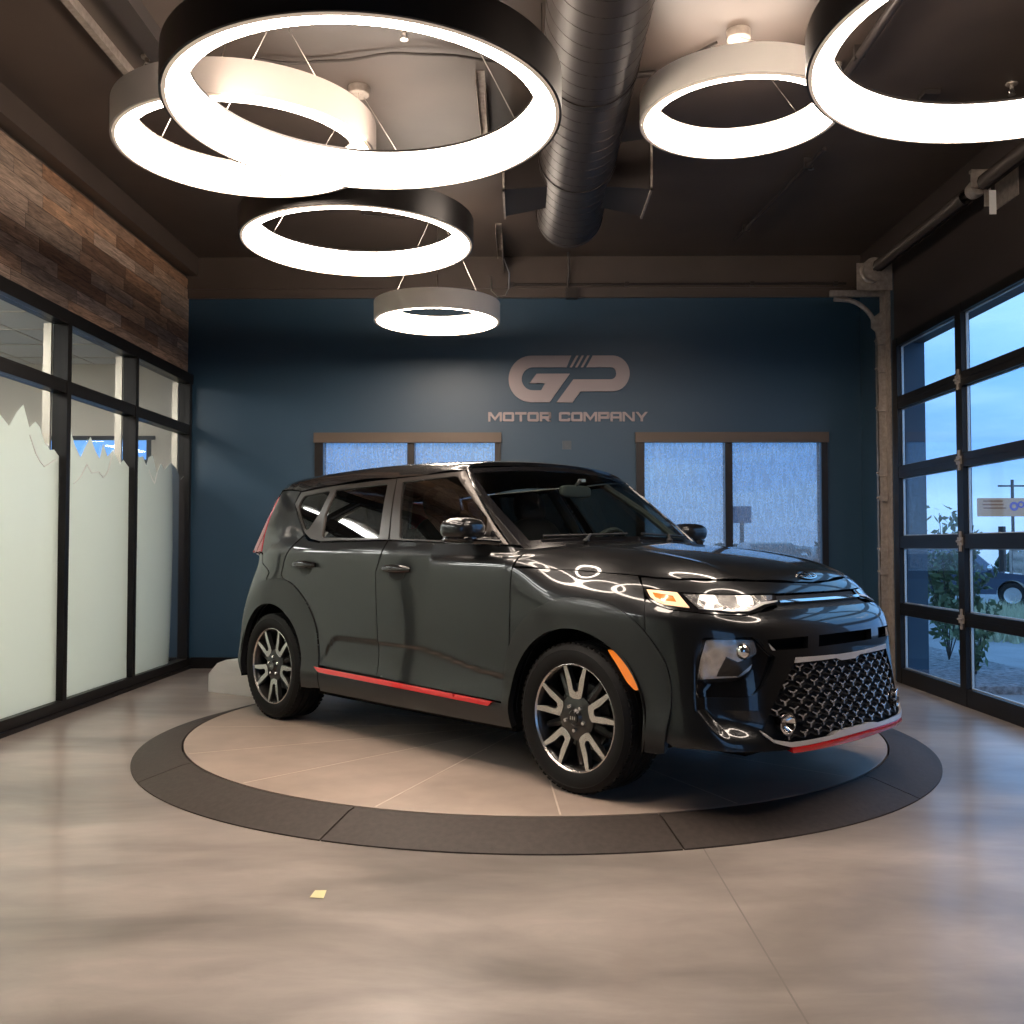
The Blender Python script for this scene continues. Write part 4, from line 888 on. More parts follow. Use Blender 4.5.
def letter(ch,x0,w,zb,h):
    t=.26*h; m=MB()
    def R(a,b,c,d): m.prism([(x0+a*w,zb+b*h),(x0+c*w,zb+b*h),(x0+c*w,zb+d*h),(x0+a*w,zb+d*h)],lambda u,v,q:(u,q,v),-.018,-.001)
    def Q(*p): m.prism([(x0+a*w,zb+b*h) for a,b in p],lambda u,v,q:(u,q,v),-.0175,-.001)
    s=t/w; k=.25
    if ch=='O': R(0,.12,s,.88); R(1-s,.12,1,.88); Q((0,.12),(.1,0),(.9,0),(1,.12),(1,k),(0,k)); Q((0,1-k),(1,1-k),(1,.88),(.9,1),(.1,1),(0,.88))
    if ch=='C': R(0,.12,s,.88); Q((0,.12),(.1,0),(.9,0),(1,.12),(1,.34),(1-s,.34),(1-s,k),(0,k)); Q((0,1-k),(1-s,1-k),(1-s,.66),(1,.66),(1,.88),(.9,1),(.1,1),(0,.88))
    if ch=='T': R(0,1-k,1,1); R(.5-s/2,0,.5+s/2,1-k)
    if ch=='M': R(0,0,s*.9,1); R(1-s*.9,0,1,1); Q((0,1),(s*1.2,1),(.5,.42),(.5,.08)); Q((1,1),(.5,.08),(.5,.42),(1-s*1.2,1))
    if ch=='N': R(0,0,s*.9,1); R(1-s*.9,0,1,1); Q((0,1),(s*1.1,1),(1,0),(1-s*1.1,0))
    if ch=='P': R(0,0,s,1); R(s,1-k,.95,1); R(s,.28,.95,.28+k); R(1-s,.33,1,.95)
    if ch=='R': R(0,0,s,1); R(s,1-k,.95,1); R(s,.30,.95,.30+k); R(1-s,.36,1,.95); Q((.42,.32),(.74,.32),(1,0),(.70,0))
    if ch=='A': R(0,0,s,.9); Q((0,.8),(1,.8),(1,.88),(.92,1),(.08,1),(0,.88)); R(1-s,0,1,.9); R(s,.30,1-s,.30+k*.9)
    if ch=='Y': Q((0,1),(s*1.15,1),(.5+s*.1,.52),(.5+s/2,.34),(.5-s/2,.34)); Q((1,1),(.5+s/2,.34),(.5-s/2,.40),(.5-s*.2,.55),(1-s*1.15,1)); R(.5-s/2,0,.5+s/2,.42)
    m.build('letter',M['silversign'],sg,smooth=0)
x=-.335; zb=2.372; h=.090
text='MOTOR COMPANY'; wd={'M':.140,' ':.062,'T':.118,'N':.122,'Y':.125}
tot=sum(wd.get(c,.116)+.0095 for c in text); kx=1.545/tot
for c in text:
    w=wd.get(c,.116)*kx
    if c!=' ': letter(c,x,w,zb,h)
    x+=w+.0095*kx
# ------------------------------------------------------------------ turntable
tt=empty('turntable',(.06,6.03,0),label='round display turntable under the car, pale boards ringed by a black rubber ramp',cat='turntable')
m=MB(); m.lathe([(0,.0),(2.045,.0),(2.045,PL-.002),(2.040,PL),(0,PL)],n=160); m.build('deck',M['plate'],tt)
m=MB()
for k in range(16):
    a=math.radians(-176.2+22.2*k if k<6 else -176.2+22.2*5+ (360-22.2*5)/11*(k-5))
    R=Matrix.Rotation(a,3,'Z'); m.box(R@Vector((1.02,0,PL-.0008)),(2.03,.008,.003),R)
m.build('deck_seam',M['seamlight'],tt)
RA=[-148-36*0+36*k for k in range(10)]
for k in range(10):
    a0=math.radians(RA[k]+.10); a1=math.radians(RA[k]+36-.10)
    m=MB(); m.lathe([(2.315,0),(2.315,.006),(2.10,PL-.008),(2.056,PL-.003),(2.056,0)],n=24,a0=a0,a1=a1)
    n=5
    m.add([(r*math.cos(a),r*math.sin(a),z) for a in (a0,a1) for r,z in [(2.315,0),(2.315,.006),(2.10,PL-.008),(2.056,PL-.003),(2.056,0)]],[(0,1,2,3,4),(9,8,7,6,5)])
    m.build('ramp_segment',M['rubbermat'],tt,smooth=30)
# small things on the floor
pn=MB(); pn.add([(-.712,3.262,.0015),(-.664,3.256,.0015),(-.668,3.326,.003),(-.708,3.330,.0015),(-.712,3.262,.0025),(-.664,3.256,.0025),(-.668,3.326,.004),(-.708,3.330,.0025)],[(0,1,2,3),(4,5,6,7),(0,1,5,4),(1,2,6,5),(2,3,7,6),(3,0,4,7)])
tag(pn.build('paper_note',principled('yellow paper',(.80,.72,.40),rough=.8),smooth=0),'tiny pale yellow square of paper lying on the concrete floor','paper')
bk=MB(); bk.prism([(0,0),(0,.145),(.10,.235),(.20,.268),(.60,.268),(.60,0)],lambda u,v,t:(u,t,v),-.45,.45); rot=Matrix.Rotation(-.55,3,'Z')
bk.v=[tuple(rot@Vector(v)+Vector((-2.30,8.20,0))) for v in bk.v]; tag(bk.build('bench_block',M['white'],smooth=20),'low white block with a sloped top behind the rear wheel, by the navy wall','block')
# ------------------------------------------------------------------ ring lights
def ring_light(X,Y,Z,R,dark,lab,grp):
    e=empty('ring_light',(X,Y,Z),label=lab,cat='ceiling light',group=grp); h=.15; w=.095*min(1,R/.7+.15)
    sh=M['blackshell'] if dark==True else M['whiteshell'] if dark==False else M['dimmedshell']
    m=MB(); m.lathe([(R-.010,0),(R,.0),(R,h),(R-w,h),(R-w,h-.010),(R-.010,h-.010)],n=128,closed=True); m.build('housing',sh,e)
    m=MB(); m.lathe([(R-.0105,-.002),(R-.024,-.004),(R-.024,.006),(R-.0105,.006)],n=128,closed=True); m.build('rim',M['diffrim'],e)
    m=MB(); m.lathe([(R-.026,.001),(R-w+.012,.001),(R-w+.002,.010),(R-w+.002,h-.012),(R-w+.012,h-.011),(R-w+.012,.012),(R-.026,.012)],n=128,closed=True); m.build('diffuser',M['lamp'],e)
    m=MB(); m.lathe([(0,0),(.065,0),(.065,-.045),(.060,-.05),(0,-.05)],n=32); m.v=[(a,b,c+ZC-Z) for a,b,c in m.v]; m.build('canopy',M['galv'],e)
    for k in range(3):
        a=math.radians(35+120*k); m=MB(); m.tube([((R-.04)*math.cos(a),(R-.04)*math.sin(a),h),(.03*math.cos(a),.03*math.sin(a),ZC-Z-.05)],.0022,5); m.build('hanging_cable',M['steel'],e)
ring_light(-.611,3.71,2.84,.762,True,'largest black ring light, left of the duct, overlapping the white ring behind it',None)
ring_light(-1.30,4.49,3.03,.602,2,'white ring light at the far left, partly hidden by the big black ring',None)
ring_light(-1.00,5.80,3.0,.70,True,'black ring light hanging below and behind the two overlapping rings',None)
ring_light(-.70,7.83,3.0,.513,False,'small white ring light nearest the navy wall',None)
ring_light(1.172,5.18,3.48,.535,False,'white ring light high under the ceiling, right of the duct',None)
ring_light(1.93,3.51,3.0,.855,True,'large black ring light cut off by the top right corner',None)
# ------------------------------------------------------------------ duct
dk=empty('spiral_duct',(.35,0,3.665),label='brown spiral air duct running along the ceiling to the back wall',cat='duct')
m=MB(); m.lathe([(.245,YF+.1),(.245,7.17),(.251,7.175),(.251,7.20),(.245,7.205),(.243,7.25),(.20,7.30),(0,7.31)],axis='y',n=72); m.build('duct_tube',M['duct'],dk)
m=MB(); P=[]
n=36*64
for i in range(n+1):
    a=2*PI*i/36; P.append((.2453*math.cos(a),-1.2+i*(8.25/n),.2453*math.sin(a)))
m.tube(P,.0020,4); m.build('spiral_seam',M['darksteel'],dk)
for sd in (-1,1):
    m=MB(); xo=sd*.245
    # a hopper: narrow at the duct, wide at the grille face
    v=[(sd*.12,6.25,-.14),(sd*.12,6.62,-.14),(sd*.12,6.62,.12),(sd*.12,6.25,.12),(sd*.47,6.15,-.20),(sd*.47,6.66,-.20),(sd*.47,6.66,.13),(sd*.47,6.15,.13)]
    m.add(v,[(0,1,2,3),(7,6,5,4),(0,4,5,1),(1,5,6,2),(2,6,7,3),(3,7,4,0)]); r=m.build('side_register',M['duct'],dk,smooth=0)
    m=MB(); 
    for a,b in (((6.13,-.215),(6.68,-.195)),((6.13,.125),(6.68,.145)),((6.13,-.215),(6.155,.145)),((6.655,-.215),(6.68,.145))): m.b2((sd*.468,a[0],a[1]),(sd*.482,b[0],b[1]))
    m.build('register_frame',M['galv'],r,smooth=0)
m=MB(); m.tube([(0,7.3,-.10),(0,7.45,-.10),(.01,7.5,.0),(0,7.55,.28)],.012,8); m.build('end_pipe',M['darksteel'],dk)
for y in (1.5,3.2,4.9,6.1):
    m=MB(); m.lathe([(.247,y-.02),(.2515,y-.02),(.2515,y+.02),(.247,y+.02)],axis='y',n=48,closed=True); m.b2((-.255,y-.015,.0),(-.25,y+.015,.30)); m.b2((.25,y-.015,0),(.255,y+.015,.30)); m.build('hanger_strap',M['darksteel'],dk)
# ------------------------------------------------------------------ bits on the ceiling
def strut(x,y0,y1,lab,z=ZC,w=.041,h=.045,mat='galv'):
    m=MB(); m.b2((x-w/2,y0,z-h),(x+w/2,y1,z-.001)); return tag(m.build('ceiling_channel',M[mat],smooth=0),lab,'steel channel')
strut(-2.30,2.4,5.66,'long pale steel channel on the ceiling at the top left corner',h=.06)
strut(-2.02,3.2,5.50,'brown ceiling beam between the top left channel and the big ring','ZC' if False else ZC,w=.12,h=.09,mat='duct')
def rod(x,y0,y1,lab,z=ZC-.06,r=.018,x2=None):
    m=MB(); m.tube([(x,y0,z),(x2 if x2 is not None else x,y1,z)],r,10)
    for t in (.15,.85):
        yy=y0+(y1-y0)*t; xx=x+((x2 if x2 is not None else x)-x)*t; m.b2((xx-.03,yy-.012,z-.022),(xx+.03,yy+.012,ZC-.0005))
    return tag(m.build('conduit_pipe',M['duct'] if r>.015 else M['darksteel'],smooth=40),lab,'pipe')
rod(1.88,3.75,5.62,'straight ceiling pipe seen through the top right ring',r=.026)
rod(2.08,6.60,8.60,'thin dark ceiling pipe slanting toward the back wall, right of the duct',r=.016,x2=1.90)
def perforated(x,y0,y1,lab):
    e=empty('perforated_bracket',(x,y0,ZC),label=lab,cat='bracket')
    m=MB(); m.b2((-.028,0,-.09),(-.024,y1-y0,0)); m.b2((-.028,0,-.005),(.024,y1-y0,0)); m.b2((.020,.25,-.16),(.026,y1-y0+.2,-.0)); m.build('angle_iron',M['galv'],e,smooth=0)
    m=MB()
    k=int((y1-y0)/.06)
    for i in range(k):
        m.b2((-.030,.03+i*.06,-.055),(-.0225,.048+i*.06,-.035)); m.b2((.018,.29+i*.055,-.10),(.0275,.305+i*.055,-.08))
    m.build('slot_holes',M['mblack'],e,smooth=0)
    return e
perforated(-.25,5.60,6.50,'perforated steel bracket on the ceiling inside the big black ring')
pbr=perforated(-.21,8.30,9.05,'perforated steel bracket by the back wall above the navy paint')
m=MB(); m.tube([(-.09+.0,.80,-.25),(-.09,.82,-.37),(-.03,.84,-.425),(.04,.84,-.41),(.075,.82,-.35),(.08,.76,-.22),(.03,.70,-.10)],.006,6); m.v=[v for v in m.v]; m.build('wire_loop',M['steel'],pbr)
m=MB(); m.tube([(-.15,YB-.06,3.69),(3.1,YB-.06,3.69)],.012,8)
for xx in (-.1,1.0,2.2,3.0): m.b2((xx-.02,YB-.075,3.67),(xx+.02,YB-.046,3.71))
tag(m.build('wall_conduit',M['darksteel']),'thin conduit running across the brown band above the navy wall','pipe')
m=MB(); m.box((.47,YB-.065,3.60),(.11,.071,.10)); m.tube([(.44,YB-.07,3.62),(.43,YB-.07,3.70),(.44,9.2,3.80),(.43,9.1,3.96)],.012,8); tag(m.build('junction_box',M['darksteel']),'small brown junction box on the band above the navy wall','junction box')
m=MB(); P=[]
for i in range(25):
    t=i/24; P.append((-1.55+1.75*t,5.40+.05*math.sin(9*t),ZC-.02-.010*math.sin(14*t)**2))
m.tube(P,.008,6); tag(m.build('ceiling_cable',M['darksteel']),'dark cable sagging along the ceiling behind the big black ring','cable')
m=MB(); P=[(.62,5.62,ZC-.03),(.80,5.58,ZC-.03),(.95,5.42,ZC-.02),(1.07,5.26,ZC-.02)]; m.tube(P,.009,6); m.tube([(.62,5.62,ZC-.03),(.78,5.585,ZC-.03)],.02,8); tag(m.build('lamp_feed_cable',M['darksteel']),'dark cable from the duct to the canopy of the high white ring','cable')
m=MB(); P=[(-1.35,8.0,ZC-.02),(-1.1,8.1,ZC-.02),(-.9,8.05,ZC-.03),(-.7,7.95,ZC-.02)]; m.tube(P,.008,6); tag(m.build('ceiling_cable',M['darksteel']),'short dark ceiling cable seen through the lower black ring','cable')
def sprinkler(x,y,lab):
    e=empty('sprinkler_head',(x,y,ZC),label=lab,cat='sprinkler')
    m=MB(); m.lathe([(0,0),(.035,0),(.032,-.008),(.012,-.010),(.012,-.035),(0,-.035)],n=20); m.build('escutcheon',M['galv'],e)
    m=MB(); m.tube([(-.010,0,-.034),(-.018,0,-.05),(-.006,0,-.066)],.003,6); m.tube([(.010,0,-.034),(.018,0,-.05),(.006,0,-.066)],.003,6); m.lathe([(0,-.066),(.022,-.066),(.022,-.069),(0,-.069)],n=16); m.build('deflector',M['steel'],e)
sprinkler(-2.15,5.42,'sprinkler head at the end of the top left channel'); sprinkler(-.64,5.12,'sprinkler head in the middle of the big black ring'); sprinkler(1.82,5.55,'sprinkler head at the end of the straight pipe inside the right ring'); sprinkler(2.96,5.80,'sprinkler head by the right wall inside the top right ring'); sprinkler(2.09,6.95,'sprinkler head beside the thin slanting pipe')
m=MB(); m.b2((2.46,5.86,ZC-.03),(2.56,5.96,ZC-.001)); tag(m.build('ceiling_box',M['duct'],smooth=0),'small square ceiling box inside the top right ring','junction box')
# ------------------------------------------------------------------ sectional glass door with its track
gd=empty('door_1',(XR,0,0)); gd['kind']='structure'
rails=[(0,.11),(.60,.665),(1.175,1.24),(1.78,1.845),(2.38,2.445),(2.905,2.95)]
rails=[(.0,.13),(.585,.685),(1.155,1.26),(1.755,1.86),(2.355,2.46),(2.90,2.97)]
cols=[8.45-.0,7.18,5.99,4.84]
for a,b in rails:
    m=MB(); m.b2((-.017,DY0,a),(.042,DY1,b)); 
    if 0<a<2.8: m.b2((-.021,DY0,(a+b)/2-.002),(-.018,DY1,(a+b)/2+.002))
    m.build('rail',M['blackframe'],gd,smooth=0)
for i,y in enumerate(cols):
    m=MB()
    if i==0: m.b2((-.02,y-.10,0),(.045,y,2.97))
    elif i==3: m.b2((-.02,y-.02,0),(.045,y+.08,2.97))
    else: m.b2((-.02,y-.05,0),(.045,y+.05,2.97))
    m.build('stile',M['blackframe'],gd,smooth=0)
for k in range(5):
    for i in range(3):
        m=MB(); m.b2((.010,cols[i+1]+(.05 if i<2 else .08),rails[k][1]),(.018,cols[i]-(.05 if i else .10),rails[k+1][0])); p=m.build('pane',M['glass'],gd,smooth=0)
        if i<3:
            y0,y1,z0,z1=cols[i+1]+(.05 if i<2 else .08),cols[i]-(.05 if i else .10),rails[k][1],rails[k+1][0]
            m=MB(); m.b2((.018,y0,z0),(.035,y0+.010,z1)); m.b2((.018,y1-.010,z0),(.035,y1,z1)); m.b2((.018,y0,z0),(.035,y1,z0+.008)); m.b2((.018,y0,z1-.008),(.035,y1,z1)); m.build('pane_bead',M['silver'],p,smooth=0)
for y in cols[1:3]:
    for a,b in rails[1:5]:
        z=(a+b)/2; m=MB(); m.b2((-.032,y-.035,z-.03),(-.021,y+.035,z+.03)); m.b2((-.030,y-.014,z-.075),(-.021,y+.014,z+.075)); m.tube([(-.036,y-.035,z),(-.036,y+.035,z)],.009,8); m.build('hinge',M['galv'],gd)
# track
tr=empty('door_track',(XR,8.62,0),label='galvanised vertical door track with a curved top in the back right corner',cat='door track')
m=MB(); 
m.b2((-.085,.0,0),(-.06,.012,3.02)); m.b2((-.085,.0,0),(-.080,.055,3.02)); m.b2((-.06,-.0,0),(-.055,.05,3.02)); m.build('vertical_rail',M['galv'],tr,smooth=0)
m=MB(); m.b2((-.055,.015,0),(0,.022,3.55)); m.b2((-.012,-.10,.0),(-.003,.10,3.45)); m.build('wall_angle',M['galv'],tr,smooth=0)
m=MB(); P=[(-.385+.315*math.cos(a),.02,3.02+.36*math.sin(a)) for a in [PI/2*i/14 for i in range(15)]]; m.tube(P,.022,8); m.tube([P[-1],(-.46,.02,3.385)],.022,8); m.build('curved_rail',M['galv'],tr)
m=MB(); m.b2((-.50,.0,3.405),(0,.035,3.46)); m.prism([(-.09,3.05),(-.01,3.05),(-.01,3.46),(-.09,3.46),(-.21,3.36),(-.09,3.25)] if False else [(-.14,3.12),(-.01,3.0),(-.01,3.30),(-.14,3.20)],lambda u,v,t:(u,t,v),.0,.006); m.build('gusset_plate',M['galv'],tr,smooth=0)
for z in (.35,.95,1.15,1.6,1.82,2.4,2.75,3.0):
    m=MB(); m.b2((-.095,-.02,z-.03),(-.02,.03,z+.03)); m.tube([(-.11,.0,z),(-.02,.0,z)],.010,8); m.build('roller_bracket',M['galv'],tr)
# torsion shaft and springs
ts=empty('torsion_spring_shaft',(3.05,0,3.575),label='dark torsion spring shaft above the glass door',cat='door spring')
m=MB(); m.tube([(0,2.2,0),(0,8.66,0)],.014,10); m.build('shaft',M['darksteel'],ts)
for a,b in ((6.62,8.25),(4.7,6.35)):
    m=MB(); P=[];n=int((b-a)/.016)*10
    for i in range(n+1):
        t=2*PI*i/10; P.append((.048*math.cos(t),a+i*(b-a)/n,.048*math.sin(t)))
    m.tube(P,.0075,4); m.build('spring',M['darksteel'],ts)
m=MB(); m.lathe([(.02,8.34),(.10,8.34),(.10,8.36),(.085,8.365),(.085,8.42),(.10,8.425),(.10,8.445),(.02,8.445)],axis='y',n=32); m.build('cable_drum',M['galv'],ts)
m=MB(); m.lathe([(.02,6.42),(.055,6.42),(.060,6.47),(.055,6.52),(.02,6.52)],axis='y',n=24); m.b2((-.07,6.38,-.02),(.0,6.40,.10)); m.b2((-.07,6.38,.08),(.19,6.42,.10)); m.b2((.01,6.37,-.15),(.05,6.385,-.02)); m.b2((.19,6.30,-.1),(.20,6.60,.14)); m.build('centre_bracket',M['galv'],ts)
m=MB(); m.b2((.02,6.33,-.22),(.065,6.335,-.06)); m.build('hang_tag',M['white'],ts,smooth=0)
m=MB(); m.b2((-.12,8.45,-.16),(.19,8.458,.08)); m.build('end_plate',M['galv'],ts,smooth=0)
# ------------------------------------------------------------------ outside
M['asphalt']=principled('pavement',(.30,.31,.32),rough=.85,noise=.22,nscale=.8)
M['gravel']=principled('planting bed stones',(.22,.22,.23),rough=.9,noise=.7,nscale=22,bump=.6,bscale=40)
M['grass']=principled('ornamental grass',(.46,.46,.30),rough=.8,noise=.3,nscale=8)
M['leaf']=principled('shrub leaf',(.10,.16,.07),rough=.55,noise=.4,nscale=6)
M['leaf2']=principled('distant foliage',(.07,.11,.06),rough=.8,noise=.4,nscale=3)
M['stucco']=principled('grey exterior wall',(.20,.24,.30),rough=.8)
def slope(x): return -.13-.065*max(0,x-5)
m=MB(); xs=[3.52,5,16,60,130]; yy=[-15,30,60,150]
vs=[(x,y,slope(x) if x<61 else slope(60)) for x in xs for y in yy]; m.add(vs,[(i*4+j,(i+1)*4+j,(i+1)*4+j+1,i*4+j+1) for i in range(4) for j in range(3)]); tag(m.build('ground_outside',M['asphalt'],smooth=0),kind='structure')
m=MB(); m.add([(x,y,-.10) for x in (-60,3.52) for y in (9.85,150)],[(0,2,3,1)]); tag(m.build('ground_behind',M['asphalt'],smooth=0),kind='structure')
# planting bed by the door
m=MB(); m.b2((3.9,8.6,-.14),(5.0,14,-.06)); tag(m.build('planting_bed',M['gravel'],smooth=0),kind='structure')
def shrub(c,rad,h,nleaf,size,lab,seed,name='shrub',mat='leaf',trunk=True,grp=None):
    rnd_=random.Random(seed); e=empty(name,c,label=lab,cat='tree' if name=='young_tree' else 'shrub',group=grp)
    m=MB(); tips=[]
    for i in range(9):
        a=rnd_.uniform(0,2*PI); r=rad*rnd_.uniform(.2,.9); z=h*rnd_.uniform(.35,1); mid=(r*.4*math.cos(a),r*.4*math.sin(a),z*.5); m.tube([(0,0,0),mid,(r*math.cos(a),r*math.sin(a),z)],[.007,.006,.004],5); tips.append((r*math.cos(a),r*math.sin(a),z,mid))
    m.build('branches',M['darksteel'],e)
    m=MB()
    for i in range(nleaf):
        x,y,z,mid=rnd_.choice(tips); t=rnd_.uniform(-.3,1.05); p=Vector(mid).lerp(Vector((x,y,z)),t)+Vector([rnd_.gauss(0,rad*.13) for _ in range(3)])
        if p.z<.05: continue
        u=Vector([rnd_.gauss(0,1) for _ in range(3)]).normalized(); w=u.cross(Vector([rnd_.gauss(0,1) for _ in range(3)])).normalized(); s=size*rnd_.uniform(.7,1.3)
        m.add([p-u*s,p-w*s*.45,p+u*s,p+w*s*.45],[(0,1,2,3)])
    m.build('foliage',M[mat],e,smooth=0,recalc=False)
shrub((4.62,10.6,-.06),.52,1.75,900,.055,'leafy green shrub right outside the glass door, behind the back stile',3,'young_tree')
shrub((4.35,9.4,-.06),.30,.75,260,.045,'low leafy shrub outside the lowest back pane of the glass door',5)
m=MB(); rg=random.Random(4)
for i in range(1400):
    y=rg.uniform(14.5,21); x=(y-1.0)*rg.uniform(.455,.56)+.2; z=slope(x); h=rg.uniform(.35,.6); a=rg.uniform(0,2*PI); dx,dy=math.cos(a)*.10,math.sin(a)*.10
    m.add([(x-.015,y,z),(x+.015,y,z),(x+dx,y+dy,z+h)],[(0,1,2)])
tag(m.build('grass_strip',M['grass'],smooth=0,recalc=False),'pale green ornamental grasses in front of the parked pickup','grass',kind='stuff')
# a parked vehicle: generic body, cabin, wheels
def parked(name,loc,rz,col,lab,cat,k=1.0,Lh=2.35,H=1.75,belt=1.05,cab=(-1.0,1.15),scale=1,grp=None):
    e=empty(name,loc,rz,label=lab,cat=cat,group=grp); pm=principled(name+' paint',col,rough=.25,metal=.4,coat=1)
    w=.92
    prof=[(-Lh,.42),(-Lh,belt-.08),(-Lh+.05,belt),(cab[0]-.35,belt+.02),(cab[1]+.45,belt),(Lh-.25,belt-.10),(Lh,belt-.30),(Lh+.03,.45)]
    bot=[]
    for cx in (Lh-.85,-Lh+.95):
        bot+=[(cx+.42*math.cos(a),.40+.42*math.sin(a)) for a in [PI*i/10 for i in range(11)]]
    prof=prof+[(Lh,.35)]+bot+[(-Lh,.35)]
    m=MB(); m.prism(prof,lambda u,v,t:(u,t,v),-w,w); m.build('body',pm,e,smooth=20)
    m=MB(); c0,c1=cab; ro=[(c0-.25,belt),(c0,H-.06),(c0+.25,H),(c1-.35,H),(c1-.10,H-.08),(c1+.55,belt)]
    vs=[(x,-w+.04+(z-belt)*.28,z) for x,z in ro]+[(x,w-.04-(z-belt)*.28,z) for x,z in ro]; n=6
    m.add(vs,[tuple(range(n)),tuple(range(2*n-1,n-1,-1))]+[(i,i+1,n+i+1,n+i) for i in range(n-1)]); cb=m.build('cabin',pm,e,smooth=20)
    m=MB()
    for sd in (-1,1):
        for a,b in ((c0-.02,(c0+c1)/2-.12),((c0+c1)/2-.02,c1-.02)):
            q=[(a,belt+.04),(b+.22 if b>c1-.1 else b,belt+.04),(b-.22 if b>c1-.1 else b,H-.14),(a+.12,H-.14)]
            m.add([(x,sd*(w-.035-(z-belt)*.28)+sd*.004,z) for x,z in q],[(0,1,2,3)])
    f=[(c1+.53,belt+.03),(c1-.08,H-.11)]
    m.add([(f[0][0]+.012,-w+.12,f[0][1]),(f[0][0]+.012,w-.12,f[0][1]),(f[1][0]+.012,w-.26,f[1][1]),(f[1][0]+.012,-w+.26,f[1][1])],[(0,1,2,3)])
    m.build('windows',M['gblack'],cb,smooth=0)
    for cx in (Lh-.85,-Lh+.95):
        for sd in (-1,1):
            m=MB(); m.lathe([(0,.02),(.2,.03),(.24,0),(.36,0),(.375,.03),(.375,.20),(.36,.23),(0,.23)],axis='y',n=28); 
            wv=m; wv.v=[(a+cx,(b-.95 if sd<0 else .95-b),c+.375) for a,b,c in wv.v]; wl=wv.build('wheel',M['rubber'],e)
            m=MB(); m.lathe([(0,-.004),(.05,-.004),(.22,.004),(.235,.0)],axis='y',n=20); m.v=[(a+cx,(b-.955 if sd<0 else .955-b),c+.375) for a,b,c in m.v]; m.build('hub_cap',M['alloy'],wl)
    m=MB(); m.ellipsoid((c1+.30,-w-.08,belt+.12),(.08,.12,.09)); m.ellipsoid((c1+.30,w+.08,belt+.12),(.08,.12,.09)); m.build('side_mirror',M['chrome'],e)
    m=MB(); m.box((Lh+.01,0,.66),(.05,1.1,.22)); m.box((Lh-.04,.72,.74),(.12,.28,.16)); m.box((Lh-.04,-.72,.74),(.12,.28,.16)); m.build('front_grille',M['silver'],e)
    return e
parked('parked_pickup',(12.9,30.0,slope(12.9)+.0),-.44,(.05,.075,.13),'dark blue pickup parked beyond the grasses, seen through the glass door','car',Lh=2.75,H=1.74,cab=(-1.1,1.0))
parked('parked_car',(8.7,35.0,-.18),-PI/2,(.03,.033,.038),'dark car parked outside, just above the bonnet in the right window','car',H=1.48,belt=.92)
cols_=[(.45,.46,.48),(.25,.05,.05),(.5,.5,.5),(.08,.1,.14),(.35,.36,.38),(.45,.45,.46)]
for i,(px,d) in enumerate(((1.2,58),(4.6,62),(8.5,60),(12.4,64),(15.6,60),(19.5,66))):
    nm=['white','red','pale grey','navy','grey','silver'][i]; wh=['leftmost','second','third','fourth','fifth','rightmost'][i]
    parked('distant_car',(px+1,d,-.35),.1 if i%2 else PI-.1,cols_[i],f'{nm} car far off across the lot, {wh} of the row behind the right shade','car',H=1.5,belt=.92,grp='cars across the far lot')
# far trees, billboard, poles, fence
def crown(c,r,lab,seed,grp):
    rg=random.Random(seed); e=empty('distant_tree',c,label=lab,cat='tree',group=grp); m=MB(); m.tube([(0,0,0),(0,0,r[2])],.15,6); m.build('trunk',M['darksteel'],e); m=MB()
    for i in range(500):
        v=Vector([rg.gauss(0,1) for _ in range(3)]).normalized()*rg.uniform(.6,1); p=Vector((v.x*r[0],v.y*r[1],v.z*r[2]*.7+r[2])); s=.32
        u=Vector([rg.gauss(0,1) for _ in range(3)]).normalized(); w=u.cross(Vector([rg.gauss(0,1) for _ in range(3)])).normalized(); m.add([p-u*s,p-w*s,p+u*s,p+w*s],[(0,1,2,3)])
    m.build('crown',M['leaf2'],e,smooth=0,recalc=False)
tx=[(3.5,(3.6,3,.8)),(10.2,(2.4,3,.75)),(15.2,(2.1,3,.9)),(19.6,(1.9,3,.8)),(24,(2.2,3,1.35)),(30,(3.4,3,1.0))]
for i,(x,r) in enumerate(tx): crown((x,72,-.3),r,f'dark round tree on the horizon, {["leftmost","second","third","fourth","fifth","rightmost"][i]} behind the right shade',20+i,'trees on the horizon')
for i,(x,y,r) in enumerate(((33,75,(2.6,3,2.0)),(39,75,(2.6,3,2.4)),(27,66,(2.6,3,1.8)))): crown((x,y,-3.2),r,f'dark tree far beyond the pickup, {["middle","right","left"][i]} one under the billboard',40+i,'trees beyond the lot')
bb_=empty('billboard',(27.55,56,-2.6),.0,label='orange and cream billboard on a post, seen through the glass door',cat='billboard')
m=MB(); m.tube([(0,0,0),(0,0,4.9)],.20,10); m.build('post',M['darksteel'],bb_)
m=MB(); m.box((0,0,6.0),(2.7,.25,1.05)); bd=m.build('board',principled('billboard face',(.95,.40,.20),rough=.6),bb_,smooth=0)
m=MB()
for i,(a,b) in enumerate(((-1.2,.2),(-1.2,.0),(-1.1,-.2))): m.box((a+.65,-.13,6.25+b-.1),(1.1+.1*i,.02,.08))
m.build('printed_lines',principled('printed orange',(.55,.16,.06),rough=.6),bd,smooth=0)
m=MB(); m.lathe([(.12,0),(.26,0)],axis='y',n=20,c=(.65,-.135,6.05)); m.lathe([(.10,0),(.20,0)],axis='y',n=20,c=(1.05,-.135,6.15)); m.build('printed_circles',principled('printed purple',(.25,.12,.35),rough=.6),bd,smooth=0)
s2=empty('roadside_sign',(12.4,55,-.3),label='small blue-grey roadside sign on the horizon behind the right shade',cat='sign')
m=MB(); m.tube([(0,0,0),(0,0,2.9)],.12,8); m.build('post',M['darksteel'],s2)
